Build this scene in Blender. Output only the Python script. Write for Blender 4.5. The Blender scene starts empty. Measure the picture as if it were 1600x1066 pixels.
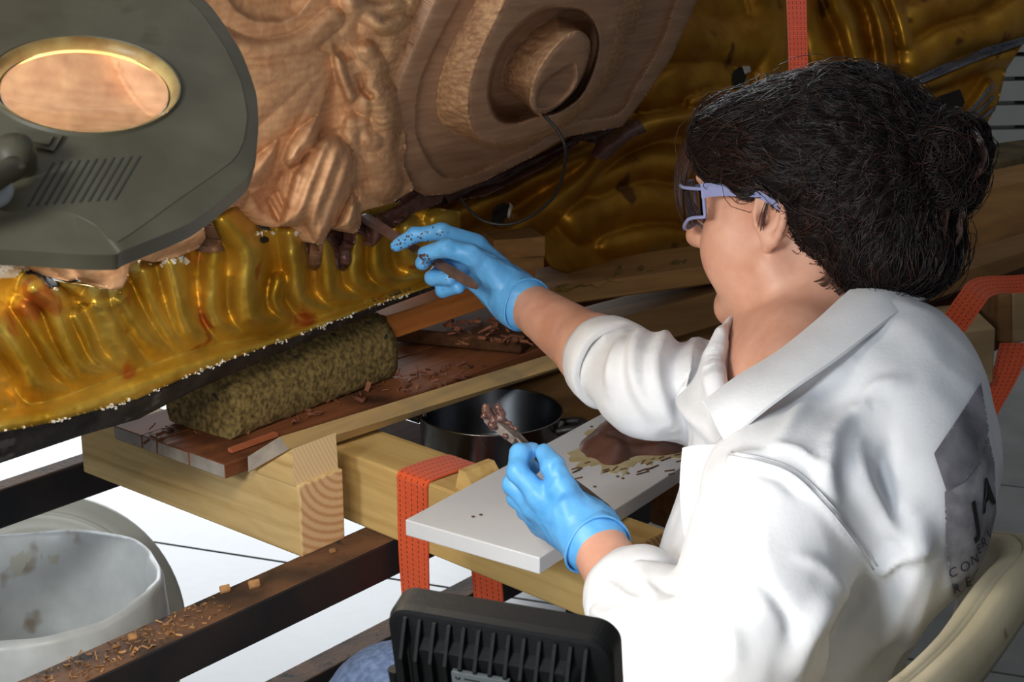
import bpy, bmesh, math, random
import numpy as np
from mathutils import Vector, Matrix
from mathutils.bvhtree import BVHTree

random.seed(7); rng = np.random.default_rng(7)
scene = bpy.context.scene
COL = scene.collection

# ------------------------------------------------------------------ camera
FPX, CAM_H, PITCH = 2444.0, 1.5, math.radians(17)
FW = np.array([0, math.cos(PITCH), -math.sin(PITCH)]); UPV = np.array([0, math.sin(PITCH), math.cos(PITCH)])
XV = np.array([1.0, 0, 0]); CAM = np.array([0, 0, CAM_H])
cd = bpy.data.cameras.new('camera'); cam = bpy.data.objects.new('camera', cd); COL.objects.link(cam)
cam.location = CAM; cam.rotation_euler = (math.pi / 2 - PITCH, 0, 0)
cd.sensor_width = 36; cd.lens = FPX * 36 / 1600; cd.clip_start = 0.05
cd.dof.use_dof = True; cd.dof.focus_distance = 1.74; cd.dof.aperture_fstop = 20
scene.camera = cam

# ------------------------------------------------------------------ light
scene.view_settings.view_transform = 'Standard'; scene.view_settings.look = 'None'
scene.view_settings.exposure = 0.0; scene.view_settings.gamma = 1.0
scene.view_settings.use_curve_mapping = False
w = bpy.data.worlds.new('hall_daylight'); scene.world = w; w.use_nodes = True
w.node_tree.nodes['Background'].inputs['Color'].default_value = (0.86, 0.92, 1.0, 1)
w.node_tree.nodes['Background'].inputs['Strength'].default_value = 0.30

def area(name, loc, target, sx, sy, power, col=(1, 1, 1)):
    l = bpy.data.lights.new(name, 'AREA'); l.shape = 'RECTANGLE'; l.size = sx; l.size_y = sy
    l.energy = power; l.color = col
    o = bpy.data.objects.new(name, l); COL.objects.link(o); o.location = loc
    o.rotation_euler = (Vector(target) - Vector(loc)).to_track_quat('-Z', 'Y').to_euler()
    return o
area('window_daylight', (-2.2, 8.5, 2.6), (-0.6, 2.5, 0.3), 4.5, 3.0, 330, (0.9, 0.95, 1.0))
area('side_window_daylight', (-1.5, -0.8, 2.1), (0.2, 1.5, 0.95), 0.5, 0.5, 36, (0.90, 0.96, 1.0))

# ------------------------------------------------------------------ helpers
def RAY(x, y): return FW + (x - 800) / FPX * XV - (y - 533) / FPX * UPV
def P(x, y, d): return CAM + d * RAY(x, y)
def Pz(x, y, z):
    r = RAY(x, y); return CAM + r * ((z - CAM_H) / r[2])
def Ppl(x, y, q, n):
    r = RAY(x, y); return CAM + r * (((q - CAM) @ n) / (r @ n))
def Parr(px, py, d):
    px = np.asarray(px, float); py = np.asarray(py, float); d = np.asarray(d, float)
    return CAM + d[..., None] * (FW + ((px - 800) / FPX)[..., None] * XV - ((py - 533) / FPX)[..., None] * UPV)
def proj(q):
    v = np.asarray(q, float) - CAM; d = v @ FW
    return 800 + FPX * (v @ XV) / d, 533 - FPX * (v @ UPV) / d, d
def unit(v): v = np.asarray(v, float); return v / np.linalg.norm(v)
def A3(*v): return np.array(v, float)

def lin(r, g, b):
    f = lambda c: (c / 255 / 12.92) if c / 255 <= 0.04045 else ((c / 255 + 0.055) / 1.055) ** 2.4
    return (f(r), f(g), f(b), 1)

def hashn(ix, iy, iz):
    n = (ix * 374761393 + iy * 668265263 + iz * 2147483647) & 0xFFFFFFFF
    n = ((n ^ (n >> 13)) * 1274126177) & 0xFFFFFFFF
    return ((n ^ (n >> 16)) & 0xFFFF) / 65535.0
def vnoise(p, s=1.0, seed=0):
    q = np.asarray(p, float) * s + seed * 17.3 + 100
    i = np.floor(q).astype(np.int64); f = q - i; f = f * f * (3 - 2 * f); r = 0
    for dx in (0, 1):
        for dy in (0, 1):
            for dz in (0, 1):
                w_ = (f[..., 0] if dx else 1 - f[..., 0]) * (f[..., 1] if dy else 1 - f[..., 1]) * (f[..., 2] if dz else 1 - f[..., 2])
                r = r + w_ * hashn(i[..., 0] + dx, i[..., 1] + dy, i[..., 2] + dz)
    return r * 2 - 1
def fbm(p, s, seed=0, o=3):
    return sum(vnoise(p, s * 2 ** k, seed + k) / 2 ** k for k in range(o))

# --- materials
class NT:
    def __init__(s, name):
        s.m = bpy.data.materials.new(name); s.m.use_nodes = True; s.t = s.m.node_tree
        s.b = s.t.nodes['Principled BSDF']
    def n(s, typ, **kw):
        nd = s.t.nodes.new(typ)
        for k, v in kw.items():
            if k in nd.inputs.keys(): nd.inputs[k].default_value = v
            else: setattr(nd, k, v)
        return nd
    def l(s, a, b): s.t.links.new(a, b)
def ramp(nt, fac, stops):
    r = nt.n('ShaderNodeValToRGB'); el = r.color_ramp.elements
    while len(el) > 1: el.remove(el[-1])
    el[0].position, el[0].color = stops[0]
    for p_, c in stops[1:]:
        e = el.new(p_); e.color = c
    nt.l(fac, r.inputs[0]); return r.outputs[0]
def coords(nt, rotz=0.0, scale=(1, 1, 1)):
    tc = nt.n('ShaderNodeTexCoord'); g = nt.n('ShaderNodeNewGeometry')
    m1 = nt.n('ShaderNodeMapping'); m1.inputs['Rotation'].default_value = (0, 0, rotz)
    m2 = nt.n('ShaderNodeMapping'); m2.inputs['Scale'].default_value = scale
    nt.l(tc.outputs['Object'], m1.inputs[0]); nt.l(m1.outputs[0], m2.inputs[0]); return m2.outputs[0]
def mat(name, c1, c2=None, rough=0.5, metal=0.0, scale=20, bump=0.0, bscale=None, rotz=0, stretch=(1, 1, 1), spots=None, detail=4, lo=0.35, hi=0.65, coat=0, spec=None, rough2=None):
    nt = NT(name); b = nt.b; b.inputs['Roughness'].default_value = rough; b.inputs['Metallic'].default_value = metal
    if coat: b.inputs['Coat Weight'].default_value = coat
    if spec is not None: b.inputs['Specular IOR Level'].default_value = spec
    v = coords(nt, rotz, stretch)
    nz = nt.n('ShaderNodeTexNoise', Scale=scale, Detail=detail); nt.l(v, nz.inputs['Vector'])
    c2 = c2 or c1
    col = ramp(nt, nz.outputs[0], [(lo, c1), (hi, c2)])
    if spots:
        sc_, thr, sc_col = spots
        n2 = nt.n('ShaderNodeTexNoise', Scale=sc_, Detail=3); nt.l(v, n2.inputs['Vector'])
        f = ramp(nt, n2.outputs[0], [(thr, (0, 0, 0, 1)), (min(thr + 0.05, 1), (1, 1, 1, 1))])
        mx = nt.n('ShaderNodeMix', data_type='RGBA'); nt.l(f, mx.inputs[0]); nt.l(col, mx.inputs[6]); mx.inputs[7].default_value = sc_col
        col = mx.outputs[2]
    nt.l(col, b.inputs['Base Color'])
    if rough2 is not None:
        rr = ramp(nt, nz.outputs[0], [(lo, (rough,) * 3 + (1,)), (hi, (rough2,) * 3 + (1,))]); nt.l(rr, b.inputs['Roughness'])
    if bump:
        n3 = nt.n('ShaderNodeTexNoise', Scale=bscale or scale * 3, Detail=3); nt.l(v, n3.inputs['Vector'])
        bp = nt.n('ShaderNodeBump', Strength=bump, Distance=0.002); nt.l(n3.outputs[0], bp.inputs['Height']); nt.l(bp.outputs[0], b.inputs['Normal'])
    return nt.m
def wood(name, c1, c2, ang, rough=0.6, across=22, bump=0.25, stain=None, wave=0.5):
    nt = NT(name); b = nt.b; b.inputs['Roughness'].default_value = max(rough, 0.7); b.inputs['Specular IOR Level'].default_value = 0.22
    v = coords(nt, -math.radians(ang), (1.0, across * 1.8, across * 1.8))
    nz = nt.n('ShaderNodeTexNoise', Scale=2.2, Detail=5, Distortion=0.6); nt.l(v, nz.inputs['Vector'])
    v2 = coords(nt, -math.radians(ang), (0.6, 1, 1))
    wv = nt.n('ShaderNodeTexWave', Scale=across * 0.9, Distortion=9.0, Detail=3); wv.bands_direction = 'Z'; nt.l(v2, wv.inputs['Vector'])
    wv.inputs['Detail Scale'].default_value = 1.2
    mx0 = nt.n('ShaderNodeMix', data_type='FLOAT'); mx0.inputs[0].default_value = wave * 0.15; nt.l(nz.outputs[0], mx0.inputs[2]); nt.l(wv.outputs['Fac'], mx0.inputs[3])
    col = ramp(nt, mx0.outputs[0], [(0.25, c1), (0.7, c2)])
    if stain:
        n2 = nt.n('ShaderNodeTexNoise', Scale=7, Detail=4); nt.l(coords(nt), n2.inputs['Vector'])
        f = ramp(nt, n2.outputs[0], [(stain[0], (0, 0, 0, 1)), (stain[0] + 0.12, (1, 1, 1, 1))])
        mx = nt.n('ShaderNodeMix', data_type='RGBA'); nt.l(f, mx.inputs[0]); nt.l(col, mx.inputs[6]); mx.inputs[7].default_value = stain[1]; col = mx.outputs[2]
    nt.l(col, b.inputs['Base Color'])
    bp = nt.n('ShaderNodeBump', Strength=bump, Distance=0.001); nt.l(mx0.outputs[0], bp.inputs['Height']); nt.l(bp.outputs[0], b.inputs['Normal'])
    return nt.m
def endgrain(name, c1, c2, ang, origin, scale=75):
    nt = NT(name); b = nt.b; b.inputs['Roughness'].default_value = 0.75
    tc = nt.n('ShaderNodeTexCoord'); m0 = nt.n('ShaderNodeMapping'); m0.inputs['Location'].default_value = tuple(-np.array(origin)); nt.l(tc.outputs['Object'], m0.inputs[0])
    m1 = nt.n('ShaderNodeMapping'); m1.inputs['Rotation'].default_value = (0, 0, -math.radians(ang)); nt.l(m0.outputs[0], m1.inputs[0])
    wv = nt.n('ShaderNodeTexWave', Scale=scale, Distortion=0.7, Detail=1); wv.wave_type = 'RINGS'; wv.rings_direction = 'X'; nt.l(m1.outputs[0], wv.inputs['Vector'])
    wv.inputs['Detail Scale'].default_value = 8
    nt.l(ramp(nt, wv.outputs['Fac'], [(0.3, c1), (0.95, c2)]), b.inputs['Base Color'])
    return nt.m

# --- meshes
def mk(name, V, F, m=None, parent=None, smooth=False, mi=None):
    V = np.asarray(V, float); loc = np.zeros(3)
    if parent is not None: loc = np.array(parent.get('_o', (0, 0, 0)))
    me = bpy.data.meshes.new(name)
    if isinstance(F, np.ndarray):
        me.vertices.add(len(V)); me.vertices.foreach_set('co', (V - loc).astype(np.float32).ravel()); k_ = F.shape[1]
        me.loops.add(F.size); me.loops.foreach_set('vertex_index', F.astype(np.int32).ravel()); me.polygons.add(len(F)); me.polygons.foreach_set('loop_start', np.arange(0, F.size, k_, dtype=np.int32))
        me.update(calc_edges=True)
    else: me.from_pydata((V - loc).tolist(), [], [list(map(int, f)) for f in F])
    ms = m if isinstance(m, (list, tuple)) else [m]
    for x in ms:
        if x: me.materials.append(x)
    if smooth: me.polygons.foreach_set('use_smooth', [True] * len(me.polygons))
    if mi is not None: me.polygons.foreach_set('material_index', [int(i) for i in mi])
    me.update()
    o = bpy.data.objects.new(name, me); COL.objects.link(o)
    if parent is not None: o.parent = parent
    o['_o'] = tuple(loc)
    return o
def tag(o, label, cat, group=None, kind=None):
    o['label'] = label; o['category'] = cat
    if group: o['group'] = group
    if kind: o['kind'] = kind
    return o
def thing(name, label, cat, loc, group=None):
    o = bpy.data.objects.new(name, None); COL.objects.link(o); o.location = loc; o['_o'] = tuple(float(x) for x in loc)
    o.empty_display_size = 0.05
    return tag(o, label, cat, group)
def join(parts):
    V = []; F = []; n = 0
    for v, f in parts:
        V.append(np.asarray(v, float)); F += [[i + n for i in q] for q in f]; n += len(v)
    return np.concatenate(V), F
def fix_normals(o, sharp=None):
    bm = bmesh.new(); bm.from_mesh(o.data); bmesh.ops.recalc_face_normals(bm, faces=bm.faces); bm.to_mesh(o.data); bm.free()
def boxv(o, a, b, c):
    o, a, b, c = map(lambda q: np.asarray(q, float), (o, a, b, c))
    V = [o, o + a, o + a + b, o + b, o + c, o + a + c, o + a + b + c, o + b + c]
    return np.array(V), [[0, 3, 2, 1], [4, 5, 6, 7], [0, 1, 5, 4], [1, 2, 6, 5], [2, 3, 7, 6], [3, 0, 4, 7]]
def box(name, o, a, b, c, m, parent=None, bev=0.002, segs=2, endmat=None, enddir=None):
    V, F = boxv(o, a, b, c); ob = mk(name, V, F, m, parent)
    bm = bmesh.new(); bm.from_mesh(ob.data); bmesh.ops.recalc_face_normals(bm, faces=bm.faces)
    if bev: bmesh.ops.bevel(bm, geom=list(bm.edges), offset=bev, segments=segs, affect='EDGES', profile=0.5)
    if endmat:
        ob.data.materials.append(endmat); d = Vector(unit(enddir))
        for f in bm.faces:
            if abs(f.normal.dot(d)) > 0.8: f.material_index = 1
    bm.to_mesh(ob.data); bm.free(); return ob
def tube(pts, rad, n=8, cap=True, flat=None):
    pts = np.asarray(pts, float); k = len(pts); rad = np.broadcast_to(np.asarray(rad, float), (k,))
    T = np.gradient(pts, axis=0); T /= np.linalg.norm(T, axis=1)[:, None] + 1e-12
    ref = A3(0, 0, 1) if abs(T[0, 2]) < 0.9 else A3(1, 0, 0)
    V = []; nrm = unit(np.cross(T[0], ref))
    for i in range(k):
        nrm = unit(nrm - T[i] * (nrm @ T[i])); bn = np.cross(T[i], nrm)
        for j in range(n):
            a = 2 * math.pi * j / n
            V.append(pts[i] + rad[i] * (math.cos(a) * nrm + math.sin(a) * bn * (flat or 1)))
    F = [[i * n + j, i * n + (j + 1) % n, (i + 1) * n + (j + 1) % n, (i + 1) * n + j] for i in range(k - 1) for j in range(n)]
    if cap: F += [list(range(n))[::-1], [(k - 1) * n + j for j in range(n)]]
    return np.array(V), F
def spline(pts, n):
    pts = np.asarray(pts, float); k = len(pts)
    p = np.vstack([2 * pts[0] - pts[1], pts, 2 * pts[-1] - pts[-2]]); out = []
    for t in np.linspace(0, k - 1, n):
        i = min(int(t), k - 2); u = t - i; a, b, c, d = p[i], p[i + 1], p[i + 2], p[i + 3]
        out.append(0.5 * (2 * b + (c - a) * u + (2 * a - 5 * b + 4 * c - d) * u * u + (3 * b - a - 3 * c + d) * u ** 3))
    return np.array(out)
def lathe(prof, c, ax, n=48, close=False):
    c = np.asarray(c, float); ax = unit(ax); e1 = unit(np.cross(ax, A3(0.3, 0.9, 0.1))); e2 = np.cross(ax, e1); V = []
    for r, h in prof:
        for j in range(n):
            a = 2 * math.pi * j / n; V.append(c + ax * h + r * (math.cos(a) * e1 + math.sin(a) * e2))
    k = len(prof)
    F = [[i * n + j, i * n + (j + 1) % n, ((i + 1) % k) * n + (j + 1) % n, ((i + 1) % k) * n + j] for i in range(k if close else k - 1) for j in range(n)]
    return np.array(V), F
def grid(G, thick=None):
    """G: (r,c,3) points -> sheet; thick: offset vectors or vector for the back"""
    r, c = G.shape[:2]; V = G.reshape(-1, 3)
    F = [[i * c + j, i * c + j + 1, (i + 1) * c + j + 1, (i + 1) * c + j] for i in range(r - 1) for j in range(c - 1)]
    if thick is None: return V, F
    n = len(V); B = V + np.broadcast_to(thick, V.shape)
    F2 = F + [[q + n for q in f[::-1]] for f in F]
    per = [j for j in range(c)] + [i * c + c - 1 for i in range(1, r)] + [(r - 1) * c + j for j in range(c - 2, -1, -1)] + [i * c for i in range(r - 2, 0, -1)]
    for a, b in zip(per, per[1:] + per[:1]): F2.append([b, a, a + n, b + n])
    return np.vstack([V, B]), F2
def vnormals(V, F):
    V = np.asarray(V); q = F[:, :3] if isinstance(F, np.ndarray) else np.array([list(f)[:3] for f in F]); nn = np.cross(V[q[:, 1]] - V[q[:, 0]], V[q[:, 2]] - V[q[:, 0]]); N = np.zeros_like(V)
    L = max(len(f) for f in F); fa = F if isinstance(F, np.ndarray) else np.array([list(f) + [f[-1]] * (L - len(f)) for f in F])
    for k in range(L): np.add.at(N, fa[:, k], nn)
    return N / (np.linalg.norm(N, axis=1)[:, None] + 1e-12)

# --- distances in picture/plan polylines
def dpoly(x, y, pl, ret_t=False):
    best = np.full(np.shape(x), 1e9); bt = np.zeros(np.shape(x)); k = len(pl) - 1
    for i in range(k):
        (ax, ay), (bx, by) = pl[i][:2], pl[i + 1][:2]; dx, dy = bx - ax, by - ay; L = dx * dx + dy * dy + 1e-9
        t = np.clip(((x - ax) * dx + (y - ay) * dy) / L, 0, 1); d = np.hypot(x - ax - t * dx, y - ay - t * dy)
        m = d < best; best = np.where(m, d, best); bt = np.where(m, (i + t) / k, bt)
    return (best, bt) if ret_t else best
def inpoly(x, y, pl):
    r = np.zeros(np.shape(x), bool); k = len(pl)
    for i in range(k):
        (ax, ay), (bx, by) = pl[i], pl[(i + 1) % k]
        c = ((ay > y) != (by > y)) & (x < (bx - ax) * (y - ay) / (by - ay + 1e-12) + ax); r ^= c
    return r
def snap(x, y, pl):
    bx_ = x.copy(); by_ = y.copy(); best = np.full(x.shape, 1e9); k = len(pl)
    for i in range(k):
        (ax, ay), (bx, by) = pl[i], pl[(i + 1) % k]; dx, dy = bx - ax, by - ay
        t = np.clip(((x - ax) * dx + (y - ay) * dy) / (dx * dx + dy * dy + 1e-9), 0, 1); qx, qy = ax + t * dx, ay + t * dy
        d = np.hypot(x - qx, y - qy); m = d < best; best = np.where(m, d, best); bx_ = np.where(m, qx, bx_); by_ = np.where(m, qy, by_)
    return bx_, by_
def relief(name, poly, depth, step, m, parent, back=A3(-0.02, 0.03, 0), smooth=True, mfun=None):
    """carved surface: sampled where the outline meets the block, with its own depth, relief and a thickness behind"""
    xs = np.arange(min(p[0] for p in poly) - step, max(p[0] for p in poly) + 2 * step, step)
    ys = np.arange(min(p[1] for p in poly) - step, max(p[1] for p in poly) + 2 * step, step)
    X, Y = np.meshgrid(xs, ys); ins = inpoly(X, Y, poly); SX, SY = snap(X, Y, poly)
    near = np.hypot(X - SX, Y - SY) < step * 0.75; keep = ins | near
    X2 = np.where(ins & ~near, X, np.where(near, SX, X)); Y2 = np.where(ins & ~near, Y, np.where(near, SY, Y))
    V3 = Parr(X2, Y2, depth(X2, Y2)); r, c = X.shape; idx = -np.ones(X.shape, int); idx[keep] = np.arange(keep.sum()); V = V3[keep]
    q = keep[:-1, :-1] & keep[1:, :-1] & keep[1:, 1:] & keep[:-1, 1:]
    I, J = np.nonzero(q); Fq = np.stack([idx[I, J], idx[I + 1, J], idx[I + 1, J + 1], idx[I, J + 1]], 1)
    ed = {}
    for f in Fq.tolist():
        for a, b in zip(f, f[1:] + f[:1]): ed[(a, b)] = 1
    bd = [(a, b) for (a, b) in ed if (b, a) not in ed]; n = len(V); bv = sorted({v for e in bd for v in e}); mp = {v: n + i for i, v in enumerate(bv)}
    V2 = np.vstack([V, V[bv] + back]) if bv else V
    F = Fq.tolist() + [[b, a, mp[a], mp[b]] for a, b in bd]
    mi = None
    if mfun is not None:
        cx = X2[keep][Fq].mean(1); cy = Y2[keep][Fq].mean(1); mi = list(mfun(cx, cy)) + [0] * len(bd)
    return mk(name, V2, F, m, parent, smooth, mi)

# --- implicit bodies (smooth unions of tapered limbs), polygonised by surface nets
def smin(a, b, k):
    if k <= 0: return np.minimum(a, b)
    h = np.maximum(k - np.abs(a - b), 0) / k; return np.minimum(a, b) - h * h * k * 0.25
class Field:
    def __init__(s, axes): s.ax = [np.asarray(a, np.float32) for a in axes]; s.V = np.full([len(a) for a in axes], 0.3, np.float32)
    def sl(s, lo, hi):
        r = []
        for a, l, h in zip(s.ax, lo, hi):
            i = max(int(np.searchsorted(a, l)) - 1, 0); j = min(int(np.searchsorted(a, h)) + 1, len(a)); r.append(slice(i, max(j, i + 1)))
        return tuple(r)
    def op(s, fn, lo, hi, k, sub=False):
        S = s.sl(lo, hi); X = s.ax[0][S[0]][:, None, None]; Y = s.ax[1][S[1]][None, :, None]; Z = s.ax[2][S[2]][None, None, :]
        d = fn(X, Y, Z).astype(np.float32); s.V[S] = -smin(-s.V[S], d, k) if sub else smin(s.V[S], d, k)
    def cone(s, a, b, ra, rb, k=0.01, sub=False):
        a = np.asarray(a, float); b = np.asarray(b, float); e = b - a; L = e @ e + 1e-12; pad = max(ra, rb) + k + 0.012
        def fn(X, Y, Z):
            t = np.clip(((X - a[0]) * e[0] + (Y - a[1]) * e[1] + (Z - a[2]) * e[2]) / L, 0, 1)
            return np.sqrt((X - a[0] - t * e[0]) ** 2 + (Y - a[1] - t * e[1]) ** 2 + (Z - a[2] - t * e[2]) ** 2) - (ra + (rb - ra) * t)
        s.op(fn, np.minimum(a, b) - pad, np.maximum(a, b) + pad, k, sub)
    def chain(s, pts, rad, k=0.01):
        for i in range(len(pts) - 1): s.cone(pts[i], pts[i + 1], rad[i], rad[i + 1], k)
    def ell(s, c, R, rad, k=0.01, sub=False):
        c = np.asarray(c, float); R = np.asarray(R, float); pad = max(rad) + k + 0.012
        def fn(X, Y, Z):
            x, y, z = X - c[0], Y - c[1], Z - c[2]; u = [x * R[0, i] + y * R[1, i] + z * R[2, i] for i in range(3)]
            k0 = np.sqrt(sum((u[i] / rad[i]) ** 2 for i in range(3))); k1 = np.sqrt(sum((u[i] / rad[i] ** 2) ** 2 for i in range(3))) + 1e-6
            return k0 * (k0 - 1) / k1
        s.op(fn, c - pad, c + pad, k, sub)
    def mesh(s, smooth=1):
        V = s.V; ins = V < 0; nx, ny, nz = V.shape
        c = [ins[i:nx - 1 + i, j:ny - 1 + j, k:nz - 1 + k] for i in (0, 1) for j in (0, 1) for k in (0, 1)]
        cnt = sum(a.astype(np.int8) for a in c); act = (cnt > 0) & (cnt < 8); I, J, K = np.nonzero(act)
        idx = -np.ones(act.shape, np.int64); idx[I, J, K] = np.arange(len(I)); acc = np.zeros((len(I), 3)); n = np.zeros(len(I))
        cor = [(i, j, k) for i in (0, 1) for j in (0, 1) for k in (0, 1)]; val = [V[I + i, J + j, K + k] for i, j, k in cor]
        for a in range(8):
            for b in range(a + 1, 8):
                if sum(abs(cor[a][q] - cor[b][q]) for q in range(3)) != 1: continue
                m = (val[a] < 0) != (val[b] < 0); t = np.where(m, val[a] / (val[a] - val[b] + 1e-12), 0)
                for q in range(3): acc[:, q] += np.where(m, cor[a][q] + t * (cor[b][q] - cor[a][q]), 0)
                n += m
        acc /= n[:, None]; ijk = np.stack([I, J, K], 1) + acc
        P_ = np.stack([np.interp(ijk[:, q], np.arange(len(s.ax[q])), s.ax[q]) for q in range(3)], 1); F = []
        for ax in range(3):
            sl0 = [slice(None)] * 3; sl1 = [slice(None)] * 3; sl0[ax] = slice(0, -1); sl1[ax] = slice(1, None)
            A = ins[tuple(sl0)]; B = ins[tuple(sl1)]; ch = A != B; e = list(np.nonzero(ch)); flip = A[ch]
            o1, o2 = [(1, 2), (2, 0), (0, 1)][ax]; ok = (e[o1] > 0) & (e[o2] > 0) & (e[o1] < V.shape[o1] - 1) & (e[o2] < V.shape[o2] - 1)
            e = [q[ok] for q in e]; flip = flip[ok]
            def g(d1, d2):
                z = [q.copy() for q in e]; z[o1] = z[o1] - d1; z[o2] = z[o2] - d2; return idx[z[0], z[1], z[2]]
            q = np.stack([g(1, 1), g(0, 1), g(0, 0), g(1, 0)], 1); q[~flip] = q[~flip][:, ::-1]; F.append(q)
        F = np.concatenate(F); F = F[(F >= 0).all(1)]
        for _ in range(smooth):
            S = np.zeros_like(P_); N = np.zeros(len(P_))
            for a, b in ((0, 1), (1, 2), (2, 3), (3, 0)):
                np.add.at(S, F[:, a], P_[F[:, b]]); np.add.at(S, F[:, b], P_[F[:, a]]); np.add.at(N, F[:, a], 1); np.add.at(N, F[:, b], 1)
            P_ = 0.5 * P_ + 0.5 * S / np.maximum(N, 1)[:, None]
        return P_, F
def uax(lo, hi, h): return [np.arange(l, u + h, h) for l, u in zip(lo, hi)]
def text_mesh(s, size, bold=0.0):
    cu = bpy.data.curves.new('lettering', 'FONT'); cu.body = s; cu.size = size; cu.offset = bold
    o = bpy.data.objects.new('lettering', cu); COL.objects.link(o); dg = bpy.context.evaluated_depsgraph_get(); dg.update()
    me = o.evaluated_get(dg).to_mesh(); V = np.array([v.co[:] for v in me.vertices]); F = [list(p.vertices) for p in me.polygons]
    o.evaluated_get(dg).to_mesh_clear(); bpy.data.objects.remove(o); bpy.data.curves.remove(cu); return V, F
# ================================================================== SETTING
Z = A3(0, 0, 1)
RA = math.radians(50.5); rd = A3(math.cos(RA), math.sin(RA), 0)      # along the steel rails
WA = math.radians(-39.5); wd = A3(math.cos(WA), math.sin(WA), 0)     # along the cross timbers

M_tile = mat('floor_tile', lin(104, 104, 102), lin(118, 118, 116), rough=0.22, scale=6, bump=0.02, bscale=40)
M_joint = mat('tile_joint', lin(84, 84, 84), rough=0.8)
M_wall = mat('wall_paint', lin(112, 110, 106), lin(122, 120, 116), rough=0.8, scale=4)
fl = mk('floor', *boxv((-7, -3, -0.06), (14, 0, 0), (0, 13, 0), (0, 0, 0.052)), M_joint); fl['kind'] = 'structure'
ta = math.radians(-19.0); t1 = A3(math.cos(ta), math.sin(ta), 0); t2 = A3(-math.sin(ta), math.cos(ta), 0)
TS = 1.0; TL = 2.6; org = Pz(420, 875, 0) - t1 * 1.35
tile_me = None
for i in range(-4, 5):
    for j in range(-3, 6):
        c = org + t1 * (i * TL) + t2 * (j * TS)
        if not (-6.5 < c[0] < 4.5 and -1.5 < c[1] < 8): continue
        if tile_me is None:
            V, F = boxv(A3(0, 0, -0.03) + (t1 + t2) * 0.003, t1 * (TL - 0.006), t2 * (TS - 0.006), Z * 0.03)
            tile = mk('floor_tile', V, F, M_tile, fl)
            bm = bmesh.new(); bm.from_mesh(tile.data); bmesh.ops.recalc_face_normals(bm, faces=bm.faces); bmesh.ops.bevel(bm, geom=list(bm.edges), offset=0.0015, segments=1, affect='EDGES'); bm.to_mesh(tile.data); bm.free()
            tile_me = tile.data
        else:
            tile = bpy.data.objects.new('floor_tile', tile_me); COL.objects.link(tile); tile.parent = fl
        tile.location = c
wb = mk('wall_back', *boxv((-7, 9.3, 0), (14, 0, 0), (0, 0.2, 0), (0, 0, 5)), M_wall); wb['kind'] = 'structure'
wr = mk('wall_right', *boxv((3.2, -3, 0), (0.2, 0, 0), (0, 12.3, 0), (0, 0, 5)), M_wall); wr['kind'] = 'structure'

# ================================================================== STEEL FRAME
M_steel = mat('dark_steel', lin(38, 40, 44), lin(58, 50, 48), rough=0.5, metal=0.35, scale=9, bump=0.15, bscale=120)
M_rust = mat('rusty_steel', lin(60, 44, 34), lin(112, 78, 52), rough=0.75, metal=0.1, scale=16, bump=0.5, bscale=160, spots=(30, 0.6, lin(40, 36, 34)))
st = thing('steel_frame', 'dark rusty steel rail frame carrying the timber beams', 'frame', (-0.2, 1.9, 0))
def rail(nm, q, s0, s1, wid, hgt, zt):
    o = q + rd * s0 - Z * hgt; bk = A3(-rd[1], rd[0], 0)
    ob = box(nm, o, rd * (s1 - s0), bk * wid, Z * hgt, [M_steel], st, 0.003, 2, M_rust, Z); return ob
zr = 0.70
rail('rail', Pz(380, 952, zr), -1.0, 1.25, 0.056, 0.05, zr)
rail('rail', Pz(138, 720, zr), -1.0, 1.25, 0.032, 0.055, zr)
rail('lower_rail', Pz(560, 1022, 0.30), -1.0, 1.6, 0.05, 0.05, 0.30)
for q in (Pz(380, 952, zr), Pz(138, 720, zr)):
    for s_ in (-0.9, 1.15):
        b0 = q + rd * s_; b0[2] = 0
        box('post', b0 + A3(-rd[1], rd[0], 0) * 0.004, rd * 0.035, A3(-rd[1], rd[0], 0) * 0.032, Z * (zr - 0.048), M_steel, st, 0.002)
# wood chips and crumbs lying on the near rail
M_chip = mat('wood_crumbs', lin(120, 84, 50), lin(176, 130, 84), rough=0.8, scale=60)
def crumbs(name, label, pts, size, seed, m=M_chip):
    r_ = np.random.default_rng(seed); parts = []
    for p in pts:
        a = unit(r_.normal(size=3) * A3(1, 1, 0.3)); b = unit(np.cross(a, r_.normal(size=3))); c = np.cross(a, b); s = size * r_.uniform(0.4, 1.3)
        V, F = boxv(p - a * s / 2 - b * s / 4, a * s * r_.uniform(.7, 1.6), b * s * r_.uniform(.2, .6), c * s * 0.14); V[:, 2] += p[2] - V[:, 2].min(); parts.append((V, F))
    V, F = join(parts); o = mk(name, V, F, m); tag(o, label, 'wood chips', kind='stuff'); return o
bk = A3(-rd[1], rd[0], 0); q0 = Pz(380, 952, zr)
pts = [q0 + rd * random.gauss(-0.17, 0.10) + bk * random.uniform(0.004, 0.052) for _ in range(260)]
pts = [p for p in pts if (p - q0) @ rd < 0.0]
crumbs('wood_crumbs', 'fine wood chips and sawdust strewn along the near steel rail', pts, 0.005, 3)
for px, py, s in ((352, 929, 0.011), (398, 922, 0.012), (520, 866, 0.007), (207, 1003, 0.009)):
    p = Pz(px, py, zr); V, F = boxv(p + A3(-s / 2, 0, 0.0005), unit(A3(0.9, 0.4, 0.05)) * s, unit(A3(-0.3, 0.8, 0.5)) * s * 0.8, A3(0.1 * s, 0, s * 0.2))
    o = mk('wood_chip', V, F, M_chip); fix_normals(o)
    tag(o, {352: 'mossy brown wood chip standing on the rusty rail by the crumbs', 398: 'flat tan wood chip on the rusty rail between crumbs and beam', 520: 'tiny tan chip on the rail beside the big beam end', 207: 'small orange chip on the rail nearest the waste bin'}[px], 'wood chip', 'single chips on the rail')

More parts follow.
